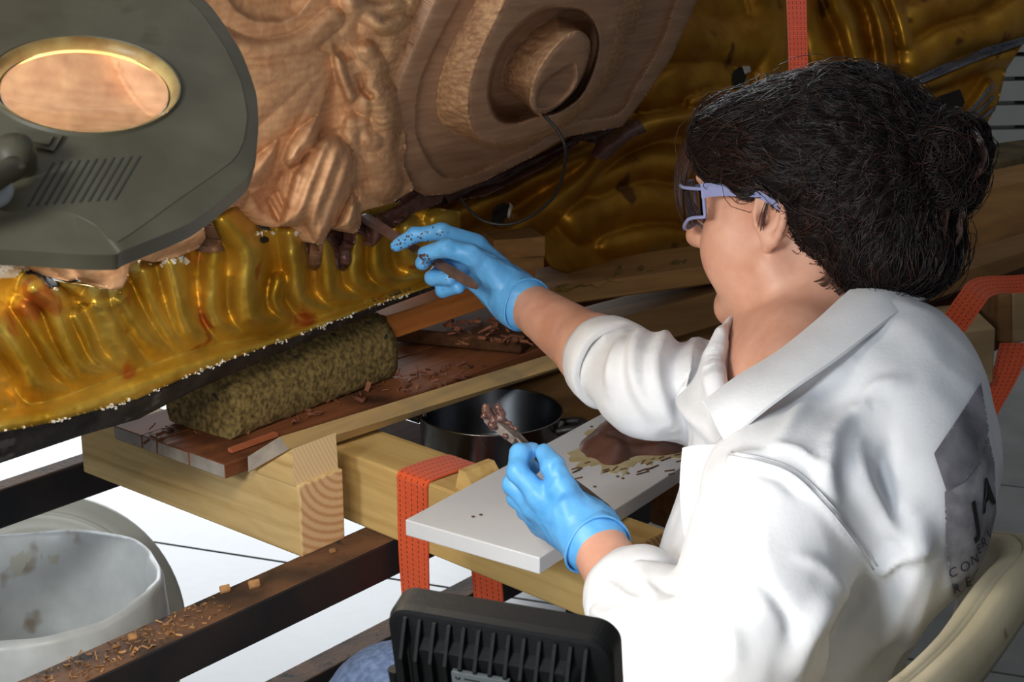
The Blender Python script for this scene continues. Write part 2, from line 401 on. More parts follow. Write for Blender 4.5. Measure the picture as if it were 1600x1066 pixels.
# ================================================================== TIMBER
c_p1, c_p2 = lin(180, 146, 90), lin(222, 192, 136)
M_pine = wood('pine_beam', c_p1, c_p2, -39.5, across=16)
M_pine2 = wood('pine_beam_aged', lin(182, 148, 88), lin(212, 180, 118), -42, across=16, stain=(0.66, lin(92, 60, 36)))
M_old = wood('old_timber', lin(112, 78, 44), lin(146, 106, 62), 40, across=14)
M_red = wood('reddish_timber', lin(190, 112, 52), lin(214, 140, 74), 50, across=20)
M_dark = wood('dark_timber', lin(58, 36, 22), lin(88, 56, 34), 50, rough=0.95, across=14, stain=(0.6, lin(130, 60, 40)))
M_grey = wood('weathered_plank', lin(150, 128, 92), lin(196, 162, 108), 50.5, across=14, stain=(0.6, lin(120, 112, 96)))
E1 = Pz(472, 872, zr); H1 = 0.093
M_end1 = endgrain('beam_end_grain', lin(226, 192, 144), lin(204, 156, 108), -39.5, E1 + rd * 0.075 + Z * (H1 + 0.02), 30)
b1 = box('timber_beam', E1 - wd * 0.435, wd * 0.435, rd * 0.073, Z * H1, [M_pine], None, 0.0025, 2, M_end1, wd)
tag(b1, 'short squared pine beam with curved end grain carrying the plank platform', 'beam')
q2 = Pz(548, 816, zr); e2 = Pz(905, 963, zr); w2 = unit(e2 - q2); r2 = A3(-w2[1], w2[0], 0)
M_end2 = endgrain('beam_two_end_grain', lin(214, 176, 120), lin(180, 132, 80), -42.9, e2 + Z * 0.03, 55)
o2 = q2 - w2 * 0.13
b2 = box('timber_beam', o2, e2 - q2 + w2 * (0.13 + 0.055), r2 * 0.085, Z * H1, [M_pine2], None, 0.003, 2, M_end2, w2)
tag(b2, 'long pine beam under the white board with the orange strap around it', 'beam')
o3 = Pz(700, 700, 0.79) + r2 * 0.15 + w2 * 0.21; o3[2] = zr
b3 = box('timber_beam', o3, w2 * 0.26, r2 * 0.08, Z * H1, M_old, None, 0.003)
tag(b3, 'brown timber beam behind the steel pot under the far end of the board', 'beam')
# packing block on the first beam
zb = zr + H1
kb = Pz(462, 760, zb)
bl = thing('packing_block', 'small pine block on the end of the short beam', 'block', kb)
V, F = boxv(kb - wd * 0.006, -wd * 0.001, rd * 0.073, Z * 0.047)
L_ = 0.070
V = np.array([kb - wd * 0.002, kb - wd * L_, kb - wd * L_ + rd * 0.072, kb - wd * 0.002 + rd * 0.072, kb - wd * 0.004 + Z * 0.046, kb - wd * (L_ - 0.004) + Z * 0.004, kb - wd * (L_ - 0.004) + rd * 0.072 + Z * 0.004, kb - wd * 0.004 + rd * 0.072 + Z * 0.046])
M_endb = endgrain('block_end_grain', lin(230, 202, 156), lin(220, 188, 138), -39.5, kb - Z * 0.2, 60)
ob = mk('block', V, [[0, 1, 2, 3], [4, 7, 6, 5], [0, 4, 5, 1], [1, 5, 6, 2], [2, 6, 7, 3], [3, 7, 4, 0]], [M_pine, M_endb], bl, mi=[0, 0, 0, 0, 0, 1])
# planks of the platform, their grey ends flush with the beam
M_plend = mat('plank_end', lin(140, 132, 124), lin(165, 156, 146), rough=0.8, scale=40, bump=0.2)
M_pltop = wood('stained_plank', lin(96, 54, 30), lin(150, 92, 56), 50.5, rough=0.75, across=10, stain=(0.55, lin(58, 34, 22)))
xs = [179, 232, 260, 319, 386]; zt = zb + 0.002
def topx(x): return 663 + (x - 177) * (738 - 686) / 211 + 23
Lfront = [Pz(x, topx(x), zb) for x in xs]
base = Lfront[0]; ss = [(p - base) @ wd for p in Lfront]
for i in range(4):
    o = base + wd * ss[i] + Z * 0.0005
    pl = box('platform_plank', o, wd * (ss[i + 1] - ss[i] - 0.0012), rd * 0.62, Z * (0.018 + 0.0008 * (i % 2)), [M_pltop], None, 0.001, 1, M_plend, rd)
    tag(pl, ['narrow stained plank at the far edge of the platform', 'thin stained strip second from the far platform edge', 'stained platform plank third from the far edge', 'wide reddish stained plank at the near side of the platform'][i], 'plank', 'planks of the platform')
zp = zb + 0.019
# long edge plank
g0 = Pz(387, 722, zp - 0.006); g1 = Pz(880, 556, zp + 0.006)
gd = unit(g1 - g0); gn = A3(-gd[1], gd[0], 0)
V = np.array([g0, g0 + gd * 0.75, g0 + gd * 0.75 - gn * 0.012, g0 + gd * 0.06 - gn * 0.014,
              g0 + gn * 0.004 + Z * 0.021, g0 + gd * 0.75 + gn * 0.02 + Z * 0.021, g0 + gd * 0.75 + Z * 0.0215, g0 + gd * 0.055 - gn * 0.004 + Z * 0.0215])
a0 = Pz(388, 738, zp - 0.014); a1 = Pz(452, 702, zp + 0.004); a2 = Pz(436, 683, zp + 0.014); a3 = Pz(387, 714, zp + 0.002)
far = Pz(880, 572, zp) - a1; far2 = Pz(880, 548, zp + 0.012) - a2
V = np.array([a0, a1, a2, a3, a1 + far * 1.18, a2 + far2 * 1.18, a3 + far2 * 1.18 + gn * 0.03, a0 + far * 1.18 + gn * 0.03])
ob = mk('edge_plank', V, [[0, 1, 2, 3], [1, 4, 5, 2], [2, 5, 6, 3], [0, 3, 6, 7], [0, 7, 4, 1], [4, 7, 6, 5]], [M_grey, M_plend], mi=[1, 0, 0, 0, 0, 0])
fix_normals(ob); tag(ob, 'long weathered plank with a slanted grey end along the platform edge', 'plank')
# debris on the platform
M_deb = mat('rust_flakes', lin(92, 50, 32), lin(146, 90, 62), rough=0.8, scale=50)
pts = []
for _ in range(150):
    t = random.random(); x = 250 + 480 * t + random.gauss(0, 25); y = 690 - 105 * t + random.uniform(-22, 10)
    pts.append(Pz(x, y, zp + 0.001))
crumbs('wood_flakes', 'reddish brown wood flakes scattered on the platform planks around the cork block', pts, 0.010, 5, M_deb)
p = Pz(395, 692, zp + 0.002); o = mk('wood_splinter', *boxv(p - rd * 0.04, rd * 0.075, wd * 0.008, Z * 0.005), mat('splinter', lin(190, 110, 72), lin(160, 84, 52), rough=0.7)); fix_normals(o)
tag(o, 'flat reddish splinter lying on the platform before the cork block', 'wood chip')

# cork block
M_cork = mat('cork', lin(84, 70, 36), lin(150, 128, 76), rough=0.92, scale=150, bump=0.7, bscale=180, spots=(55, 0.66, lin(52, 48, 40)), detail=3)
ca = Pz(368, 690, zp); cb = Pz(622, 590, zp); cdv = unit(cb - ca); cn = A3(-cdv[1], cdv[0], 0); Lc = np.linalg.norm(cb - ca)
prof = [(0.0, 0.012), (0.010, 0.0), (0.055, -0.0), (0.112, 0.0), (0.122, 0.012), (0.124, 0.045), (0.116, 0.075), (0.10, 0.088), (0.06, 0.092), (0.034, 0.088), (0.014, 0.074), (0.0, 0.05)]
pr = spline(prof + [prof[0]], 49)[:-1]; G = []
for t in np.linspace(0, 1, 26):
    G.append([ca + cdv * (Lc * t) + cn * a + Z * max(b, 0.0) for a, b in pr])
G = np.array(G); nn = len(pr); V = G.reshape(-1, 3)
F = [[i * nn + j, i * nn + (j + 1) % nn, (i + 1) * nn + (j + 1) % nn, (i + 1) * nn + j] for i in range(25) for j in range(nn)] + [list(range(nn)), [25 * nn + j for j in range(nn)][::-1]]
V = V + vnormals(V, F) * (fbm(V, 160, 3)[:, None] * 0.0012); V[:, 2] = np.maximum(V[:, 2], zp)
o = mk('cork_block', V, F, M_cork, None, True); fix_normals(o); tag(o, 'speckled brown rounded cork block under the gilded rim', 'block')
for p_ in o.data.polygons:
    if len(p_.vertices) > 4: p_.use_smooth = False

# blocks wedged between cork and sculpture
def qbox(nm, px, d, dirv, L, wv, hv, m, label, cat='block', bev=0.002, end=None):
    o = P(*px, d); a = unit(dirv) * L; n_ = unit(np.cross(Z, dirv)) * wv
    ob = box(nm, o, a, n_, Z * hv, [m] if end else m, None, bev, 2, end, dirv); tag(ob, label, cat); return ob
zk = zp + 0.045
k0 = Pz(606, 533, zk); k1 = Pz(770, 478, zk); kd = unit(k1 - k0); kn = A3(-kd[1], kd[0], 0)
box_r = box('wedge_block', k0, kd * 0.34, kn * 0.05, Z * 0.036, [M_red], None, 0.002, 2, M_old, kd)
tag(box_r, 'orange brown wood block under the gilded rim behind the cork', 'block')
k0 = Pz(640, 548, zp); k1 = Pz(850, 528, zp + 0.02)
kd2 = unit((Pz(830, 560, zp) - k0) * A3(1, 1, 0)); kn2 = A3(-kd2[1], kd2[0], 0)
o = box('rotten_plank', Pz(600, 533, zp + 0.004), unit(Pz(838, 556, zp + 0.004) - Pz(600, 533, zp + 0.004)) * 0.215, unit(A3(0.35, 1, 0)) * 0.22, Z * 0.022, M_dark, None, 0.004)
tag(o, 'dark rotten plank with reddish flakes behind the edge plank', 'plank')
pts = [P(random.uniform(700, 850), random.uniform(500, 540), 2.2) for _ in range(60)]
pts = [Pz(*proj(p)[:2], zp + 0.027) for p in pts]
crumbs('bark_flakes', 'pale and red flakes lying on the dark rotten plank', pts, 0.013, 9, M_deb)
qbox('support_block', (768, 430), 2.30, A3(0.9, 0.45, 0), 0.088, 0.08, 0.030, M_old, 'brown support block behind the blue gloved reaching hand, lower of two', end=M_red)
qbox('support_block', (772, 407), 2.30, A3(0.95, 0.30, 0), 0.080, 0.07, 0.030, M_old, 'brown support block behind the reaching hand, upper of two')
# ================================================================== SCULPTURE
SA = math.radians(56); so = A3(math.sin(SA), -math.cos(SA), 0); LREF = Pz(440, 540, 0.93)
def plane_depth(tilt):
    n = so * math.cos(math.radians(tilt)) - Z * math.sin(math.radians(tilt)); k = (LREF - CAM) @ n
    def D(x, y):
        r = FW + ((x - 800) / FPX)[..., None] * XV - ((y - 533) / FPX)[..., None] * UPV; return k / (r @ n)
    return D
D0 = plane_depth(12)
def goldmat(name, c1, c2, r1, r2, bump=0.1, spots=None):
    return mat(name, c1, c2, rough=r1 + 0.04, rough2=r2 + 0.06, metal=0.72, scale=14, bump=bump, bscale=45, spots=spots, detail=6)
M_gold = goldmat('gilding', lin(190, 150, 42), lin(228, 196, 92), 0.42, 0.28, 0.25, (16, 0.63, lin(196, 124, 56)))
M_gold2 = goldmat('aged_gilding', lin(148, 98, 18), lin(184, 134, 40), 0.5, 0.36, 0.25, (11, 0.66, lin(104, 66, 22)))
def rawwood(name, c1, c2, ang=120, across=26):
    nt = NT(name); b = nt.b; b.inputs['Roughness'].default_value = 0.62
    v = coords(nt, -math.radians(ang), (3, across, across * 0.8))
    nz = nt.n('ShaderNodeTexNoise', Scale=3.0, Detail=6, Distortion=0.4); nt.l(v, nz.inputs['Vector'])
    n2 = nt.n('ShaderNodeTexNoise', Scale=6, Detail=3); nt.l(coords(nt), n2.inputs['Vector'])
    mx = nt.n('ShaderNodeMix', data_type='FLOAT'); mx.inputs[0].default_value = 0.45; nt.l(nz.outputs[0], mx.inputs[2]); nt.l(n2.outputs[0], mx.inputs[3])
    wv = nt.n('ShaderNodeTexWave', Scale=34, Distortion=5.0, Detail=2); wv.bands_direction = 'Z'; wv.inputs['Detail Scale'].default_value = 1.5; nt.l(coords(nt, -math.radians(ang), (0.5, 0.8, 1.0)), wv.inputs['Vector'])
    mw = nt.n('ShaderNodeMix', data_type='FLOAT'); mw.inputs[0].default_value = 0.05; nt.l(mx.outputs[0], mw.inputs[2]); nt.l(wv.outputs['Fac'], mw.inputs[3])
    nt.l(ramp(nt, mw.outputs[0], [(0.34, c1), (0.64, c2)]), b.inputs['Base Color'])
    bp = nt.n('ShaderNodeBump', Strength=0.35, Distance=0.0015); nt.l(nz.outputs[0], bp.inputs['Height']); nt.l(bp.outputs[0], b.inputs['Normal'])
    return nt.m
M_raw = rawwood('raw_carved_wood', lin(178, 128, 92), lin(222, 178, 136))
M_raw2 = rawwood('raw_volute_wood', lin(148, 112, 88), lin(182, 144, 114), 56, 30)
M_chisel = rawwood('chiselled_wood', lin(152, 108, 80), lin(214, 172, 126), 20, 60)
M_putty = mat('brown_putty', lin(74, 46, 42), lin(96, 64, 58), rough=0.35, scale=60, bump=0.5, bscale=140)
M_fill = mat('filler_wood', lin(112, 80, 58), lin(136, 100, 76), rough=0.6, scale=40)
M_black = mat('black_wood', lin(22, 22, 24), lin(58, 56, 56), rough=0.55, scale=30, bump=0.5, bscale=90, spots=(20, 0.62, lin(96, 92, 90)))
M_chalk = mat('white_gesso', lin(215, 212, 205), lin(190, 184, 172), rough=0.9, scale=80, bump=0.4)
M_hole_shade = mat('hollow_shade', lin(14, 11, 9), lin(26, 20, 15), rough=0.9)  # near black colour stands in for the shade inside holes and gaps
sc = thing('gilded_sculpture', 'large carved sculpture, gilded with raw wood repairs, lying on blocks', 'sculpture', LREF * A3(1, 1, 0) + Z * 0.92)

valley = [(-90, 672), (0, 641), (79, 627), (177, 592), (276, 556), (355, 535), (418, 525), (517, 489), (615, 461), (690, 434)]
lower = [(-90, 702), (0, 676), (79, 661), (138, 645), (217, 623), (276, 596), (335, 572), (420, 540), (457, 528), (536, 497), (600, 473), (690, 443)]
lobes = [  # polyline, half width, height
 ([(-60, 560), (-40, 620), (-5, 650)], 34, .030),
 ([(-10, 500), (20, 535), (40, 568), (62, 606), (95, 626)], 28, .032),
 ([(40, 480), (75, 545), (110, 590), (150, 602)], 20, .020),
 ([(55, 452), (85, 474), (100, 520), (130, 574), (172, 592)], 26, .034),
 ([(118, 495), (132, 521), (148, 560), (170, 580)], 17, .026),
 ([(160, 480), (180, 530), (200, 565)], 30, .012),
 ([(190, 470), (225, 520), (262, 556)], 26, .016),
 ([(268, 412), (275, 440), (291, 505), (320, 545)], 27, .034),
 ([(228, 425), (240, 470), (270, 525), (290, 545)], 22, .020),
 ([(339, 392), (334, 478), (353, 517), (388, 528)], 23, .026),
 ([(352, 345), (388, 395), (386, 458), (398, 503), (436, 522)], 33, .045),
 ([(436, 440), (430, 470), (446, 500)], 15, .026),
 ([(455, 366), (463, 418), (470, 465), (505, 494)], 20, .026),
 ([(508, 380), (514, 418), (520, 458), (552, 474)], 20, .026),
 ([(560, 370), (556, 430), (584, 457), (610, 460)], 19, .028),
 ([(592, 360), (590, 414), (614, 442), (660, 443)], 20, .034),
 ([(640, 360), (640, 398), (664, 428)], 22, .024),
 ([(690, 350), (690, 400), (700, 428)], 26, .02)]
def goldD(x, y):
    h = np.full(x.shape, -0.020)
    for pl, wd_, hh in lobes:
        ps = spline(pl, 14); d = dpoly(x, y, ps); h = np.maximum(h, 1.6 * hh * (1 - np.clip(d / wd_, 0, 1.35) ** 2) - 0.008)
    dv = dpoly(x, y, valley); dl = dpoly(x, y, lower); yv = np.interp(x, [p[0] for p in valley], [p[1] for p in valley])
    below = 1 / (1 + np.exp(-(y - yv) / 3.0))
    fade = np.clip(dv / 30, 0, 1) ** 0.7
    up = 0.032 - h * fade                       # cove behind the rim
    lw = np.interp(x, [p[0] for p in lower], [p[1] for p in lower]); t = np.clip((y - yv) / (lw - yv + 1e-3), 0, 1)
    rim = 0.032 - 0.040 * np.sin(np.clip(t, 0, 1) * math.pi * 0.62)
    q = np.stack([x, y, 0 * x], -1)
    return D0(x, y) + up * (1 - below) + rim * below + 0.0022 * fbm(q, 0.03, 2) + 0.0008 * fbm(q, 0.12, 5, 2)
gpoly = [(-90, 380), (-40, 395), (0, 398), (43, 405), (83, 440), (197, 440), (205, 405), (300, 385), (312, 335), (380, 315), (410, 335), (560, 335), (612, 315), (720, 330), (720, 428)] + lower[::-1]
relief('gilded_leaf_border', gpoly, goldD, 2.5, M_gold, sc, back=-so * 0.02 - Z * 0.004)
# near black underside of the rim
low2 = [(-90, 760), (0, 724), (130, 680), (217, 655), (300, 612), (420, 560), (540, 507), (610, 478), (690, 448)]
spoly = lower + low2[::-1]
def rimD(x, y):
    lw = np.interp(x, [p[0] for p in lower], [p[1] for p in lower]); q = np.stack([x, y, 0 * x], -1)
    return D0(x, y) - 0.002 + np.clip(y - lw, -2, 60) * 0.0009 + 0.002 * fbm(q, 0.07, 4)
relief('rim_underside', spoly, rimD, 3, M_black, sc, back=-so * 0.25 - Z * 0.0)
# gesso crumbs on the broken rim edge
gxx, gyy = np.meshgrid(np.arange(-90, 720, 3.0), np.arange(310, 720, 3.0)); gdt = goldD(gxx, gyy)
def gd1(x, y): return float(gdt[int(np.clip((y - 310) / 3 + .5, 0, gdt.shape[0] - 1)), int(np.clip((x + 90) / 3 + .5, 0, gdt.shape[1] - 1))])
r_ = np.random.default_rng(11); parts = []; lowd = spline(lower, 400)
cl = np.concatenate([r_.integers(30, 385, 26), (np.repeat(r_.integers(40, 380, 14), 7) + r_.normal(0, 5, 98)).astype(int)])
for i in range(len(cl)):
    x, y = lowd[np.clip(cl[i], 0, 399)] + r_.normal(0, 1.3, 2); s = r_.uniform(0.0008, 0.0026)
    p = P(x, y, gd1(x, y) - 0.002); a = unit(r_.normal(size=3)); b = unit(np.cross(a, r_.normal(size=3))); c = np.cross(a, b)
    parts.append(boxv(p - (a + b + c) * s / 2, a * s * 1.6, b * s, c * s * 0.8))
for x0, y0, n_ in ((315, 346, 14), (262, 408, 30), (100, 446, 16), (12, 420, 40), (480, 372, 8), (422, 362, 10)):
    for i in range(n_ // 2):
        x, y = x0 + r_.normal(0, 16), y0 + r_.normal(0, 4); s = r_.uniform(0.002, 0.005)
        p = P(x, y, gd1(x, y) - 0.001); a = unit(r_.normal(size=3)); b = unit(np.cross(a, r_.normal(size=3))); c = np.cross(a, b)
        parts.append(boxv(p - (a + b + c) * s / 2, a * s * 1.6, b * s, c * s * 0.7))
o = mk('gesso_crumbs', *join(parts), M_chalk, sc); o['kind'] = 'stuff'; o['label'] = 'white chipped gesso along the broken gilding'

# raw carved wood, left
wpoly = [(-320, -420), (800, -420), (760, -50), (700, 60), (640, 150), (632, 260), (648, 296), (612, 318), (566, 330), (564, 352), (556, 366), (538, 360), (520, 354), (512, 366), (506, 382), (492, 381), (478, 372), (462, 352), (428, 356), (400, 338), (384, 320), (362, 324), (330, 340), (318, 352), (322, 372), (310, 388), (272, 404), (240, 410), (222, 404), (204, 414), (200, 436), (192, 450), (176, 454), (150, 440), (128, 434), (108, 440), (92, 436), (70, 414), (30, 404), (-90, 396), (-320, 380)]
rid = [  # swelling rolls: polyline, half width, height
 ([(345, 60), (400, 80), (470, 68), (520, 30)], 17, .022), ([(360, 300), (290, 345), (240, 375), (215, 395)], 26, .040), ([(130, 405), (170, 425), (182, 442)], 30, .042), ([(80, 395), (110, 418), (118, 430)], 18, .028),
 ([(258, 380), (290, 372), (312, 360)], 15, .036), ([(30, 380), (60, 400)], 20, .02), ([(548, -10), (556, 16), (600, 22), (640, 5)], 16, .020), ([(585, 30), (600, 40), (625, 30)], 14, .026), ([(530, 90), (534, 120), (548, 150)], 9, .022), ([(596, 150), (602, 190), (596, 230)], 22, .024), ([(560, 205), (590, 235), (600, 290)], 26, .020), ([(572, 80), (590, 120), (575, 165)], 18, .016)]
leaves = [  # outline, height, softness of the edge
 ([(330, 60), (400, 72), (470, 66), (519, 84), (520, 110), (500, 176), (466, 204), (437, 214), (390, 254), (374, 286), (330, 292), (250, 330), (120, 300), (180, 110)], .016, 26),
 ([(437, 213), (434, 240), (421, 277), (406, 290), (392, 294), (374, 288), (360, 276), (388, 254)], .046, 9),
 ([(500, 176), (498, 224), (493, 239), (478, 244), (470, 256), (450, 263), (441, 250), (450, 225), (466, 203)], .052, 9),
 ([(489, 226), (508, 212), (528, 212), (548, 228), (557, 250), (557, 285), (541, 325), (520, 362), (502, 382), (489, 380), (475, 352), (450, 357), (433, 354), (446, 310), (458, 268), (470, 258)], .062, 11),
 ([(551, 300), (563, 322), (562, 350), (548, 363), (522, 358), (536, 330)], .058, 8)]
pits = [([(391, 306), (421, 280), (440, 265), (449, 272), (437, 350), (404, 330)], .022, 10), ([(503, 172), (510, 140), (521, 100), (532, 128), (546, 170), (540, 200), (510, 214), (500, 212)], .022, 9), ([(519, 60), (545, 66), (560, 90), (540, 98), (522, 82)], .018, 8), ([(350, -60), (490, -60), (484, 0), (466, 24), (440, 34), (398, 34), (370, 20), (354, 0)], .024, 7)]
slits = [([(560, 120), (566, 138), (578, 150)], 5, .022), ([(548, 285), (556, 305), (552, 318)], 4, .016), ([(432, 300), (440, 318), (446, 326)], 4, .012), ([(418, 312), (430, 335), (436, 345)], 4, .014)]
F0 = (523, 92)
def woodD(x, y):
    h = np.zeros(x.shape); q = np.stack([x, y, 0 * x], -1)
    wx = x + 2.5 * fbm(q, 0.02, 8, 1); wy = y + 2.5 * fbm(q, 0.02, 9, 1)
    for pl, w_, hh in rid: h = np.maximum(h, 1.3 * hh * np.clip(1 - (dpoly(wx, wy, spline(pl, 12)) / (w_ * 1.1)) ** 2, 0, 1) ** 0.65)
    # dish round the turned boss, top left
    r = np.hypot((x - 420) / 1.0, (y + 14) * 1.28); h = np.where(r < 100, np.minimum(h, 0.018 * (r / 100) ** 3), h)
    for k, (pl, hh, sg) in enumerate(leaves):
        ins = inpoly(wx, wy, pl); d = dpoly(wx, wy, pl + [pl[0]]); v = 1.25 * hh * (1 - np.exp(-d / sg))
        if k == 0:
            an = np.arctan2(wy - F0[1], wx - F0[0]); rr_ = np.hypot(wx - F0[0], wy - F0[1]); v = v + 0.0085 * np.clip(rr_ / 130, 0.15, 1.2) * np.abs(np.cos(an * 9.5 + 0.6)) ** 0.7
        if k == 3: v = v + 0.005 * np.cos((x + (y - 300) * 0.36) * 2 * math.pi / 24) * np.clip(d / 14, 0, 1)
        h = np.where(ins, np.maximum(h, v), h)
    for pl, hh, sg in pits: h = np.where(inpoly(wx, wy, pl), np.minimum(h, 0.01) - hh * (1 - np.exp(-dpoly(wx, wy, pl + [pl[0]]) / sg)), h)
    for pl, w_, hh in slits: h = h - hh * np.exp(-(dpoly(wx, wy, spline(pl, 10)) / w_) ** 2)
    zone = np.clip((x - 520) / 40, 0, 1) * np.clip((310 - y) / 60, 0, 1)
    tool = np.sin((x * 0.75 + y * 0.45) * 1.15 + 2.5 * fbm(q, 0.015, 3, 2)) * 0.0007 * zone
    facet = np.abs(vnoise(q, 0.028, 6)) * 0.024 * zone
    return D0(x, y) - 0.006 - h + 0.0012 * fbm(q, 0.03, 1, 2) - tool - facet
def wmi(x, y):
    q = np.stack([x, y, 0 * x], -1); return ((x + 40 * fbm(q, 0.02, 2) > 585 - y * 0.12) & (y + 40 * fbm(q, 0.02, 5) < 215)).astype(int)
relief('carved_leaf_wood', wpoly, woodD, 2.5, [M_raw, M_chisel], sc, back=-so * 0.035, mfun=wmi)
def patch(nm, poly, off, m, lab=None, fn=goldD, nz=0.002, step=2.5):
    def D(x, y):
        q = np.stack([x, y, 0 * x], -1); return fn(x, y) - off - nz * np.abs(fbm(q, 0.15, 3, 2))
    o = relief(nm, poly, D, step, m, sc, back=-so * 0.02)
    if lab: o['label'] = lab
    return o
patch('filler_patch', [(462, 352), (478, 350), (506, 378), (500, 415), (492, 424), (484, 412), (478, 385)], 0.004, M_fill, 'grey brown filler tooth let into the gilding', nz=0.0)
patch('putty_patch', [(510, 362), (556, 362), (556, 380), (546, 392), (548, 408), (538, 424), (528, 420), (526, 396), (518, 378)], 0.010, M_putty, 'wet dark brown putty pressed onto the gilding')
patch('putty_patch', [(556, 340), (600, 336), (640, 318), (660, 300), (700, 296), (690, 318), (640, 336), (596, 372), (584, 386), (574, 372), (560, 360)], 0.016, M_putty, 'wet dark brown putty pressed into the joint')
patch('filler_patch', [(318, 345), (330, 344), (352, 392), (326, 396)], 0.012, M_fill, 'brown filler wedge beside the carved leaf', nz=0.0)
patch('broken_slot_patch', [(48, 406), (60, 410), (86, 440), (128, 438), (80, 450), (60, 430)], 0.006, M_black)
patch('broken_slot_patch', [(378, 318), (392, 322), (420, 352), (424, 362), (408, 356), (402, 340)], 0.008, M_black)
patch('gilded_curl', [(92, 440), (132, 446), (180, 452), (200, 462), (192, 474), (170, 480), (140, 474), (118, 458)], 0.022, M_gold, nz=0.0)
patch('gap_shade', [(102, 470), (116, 462), (160, 482), (182, 498), (170, 492), (124, 492)], -0.004, M_hole_shade, nz=0)  # shade of the gap painted as a near black patch
o = patch('nail_hole_shade', [(408, 372), (414, 369), (420, 372), (420, 378), (413, 380), (408, 377)], 0.007, M_hole_shade, nz=0)
patch('gesso_patch', [(-10, 412), (22, 414), (36, 422), (26, 434), (-10, 436)], 0.002, M_chalk, 'bare white gesso')

# volute: stepped scroll, outlines of its terraces
VC = P(838, 92, 2.12); nV = unit(A3(0.80, -0.60, -0.42)); kV = (VC - CAM) @ nV
oA = [(676, 0), (648, 66), (622, 127), (613, 193), (617, 254), (632, 290), (663, 306), (703, 304), (754, 285), (836, 244), (886, 214), (973, 198), (1008, 152), (1049, 91), (1090, 0), (1115, -60), (705, -60)]
oB = [(719, 0), (683, 66), (656, 132), (650, 193), (656, 224), (680, 266), (708, 280), (760, 264), (836, 226), (886, 192), (965, 178), (996, 130), (1034, 66), (1056, 0), (1072, -60), (748, -60)]
oC = [(739, 10), (703, 76), (686, 127), (683, 173), (698, 200), (736, 219), (785, 236), (840, 219), (896, 188), (954, 130), (988, 56), (996, -60), (772, -60)]
oD = [(785, 10), (749, 86), (732, 147), (735, 193), (750, 216), (785, 224), (836, 208), (886, 178), (937, 122), (963, 51), (970, -60), (822, -60)]
oE = [(930, 34), (912, 16), (881, 10), (850, 12), (820, 30), (786, 66), (767, 112), (762, 152), (776, 187), (805, 193), (836, 184), (872, 176), (908, 150), (930, 104), (937, 62)]
oK = [(871, 27), (830, 51), (796, 91), (786, 122), (793, 143), (828, 169), (841, 179), (866, 171), (897, 142), (917, 102), (923, 66), (908, 46), (890, 34)]
oP = [(922, 66), (917, 102), (897, 142), (866, 170), (841, 178), (829, 163), (837, 122), (862, 81), (891, 53), (910, 52)]
sp_ = lambda p, n: [tuple(q) for q in spline(p + [p[0]], n)[:-1]]
oB, oC, oD, oE, oK, oP = [sp_(p, 70) for p in (oB, oC, oD, oE, oK, oP)]
oR = sp_([(899, 99), (884, 103), (846, 132), (837, 163), (850, 170), (878, 158), (900, 128)], 40)
def volH(x, y):
    dd_ = lambda p: dpoly(x, y, p + [p[0]]); h = np.zeros(x.shape)
    iB, iC, iD, iE, iK, iP = [inpoly(x, y, p) for p in (oB, oC, oD, oE, oK, oP)]; q = np.stack([x, y, 0 * x], -1)
    h = h - 0.004 * np.exp(-dd_(oA) / 5); h = np.where(iB, -0.011 + 0.008 * np.exp(-dd_(oC) / 26), h)
    t = dd_(oC) / (dd_(oC) + dd_(oD) + 1e-6); ch = 0.0009 * fbm(q * A3(0.4, 1.6, 1), 0.16, 4, 2)
    h = np.where(iC, -0.006 + 0.046 * t ** 0.8 + ch * 2, h); h = np.where(iD, 0.040 - 0.002 * np.exp(-dd_(oD) / 3), h)
    h = np.where(iE, 0.040 - 0.046 * np.clip(dd_(oE) / 5, 0, 1), h)
    t2 = dd_(oK) / (dd_(oK) + dd_(oP) + 1e-6); h = np.where(iK, -0.004 + 0.066 * t2 + ch, h)
    h = np.where(iP, 0.062 - 0.003 * np.exp(-dd_(oP) / 2.5), h); h = np.where(inpoly(x, y, oR), 0.062 - 0.006 * np.clip(dd_(oR) / 3, 0, 1), h)
    return h + 0.0006 * fbm(q, 0.02, 7, 2)
def volD(x, y):
    r = FW + ((x - 800) / FPX)[..., None] * XV - ((y - 533) / FPX)[..., None] * UPV; rn = r @ nV
    return (kV + volH(x, y)) / rn
def volmi(x, y): return ((inpoly(x, y, oC) & ~inpoly(x, y, oD)) | (inpoly(x, y, oK) & ~inpoly(x, y, oP))).astype(int)
o = relief('carved_volute', oA, volD, 2, [M_raw2, M_chisel], sc, back=-nV * 0.10 + A3(0, 0.03, 0), mfun=volmi); o['label'] = 'big raw wood scroll with turned steps and a round boss'

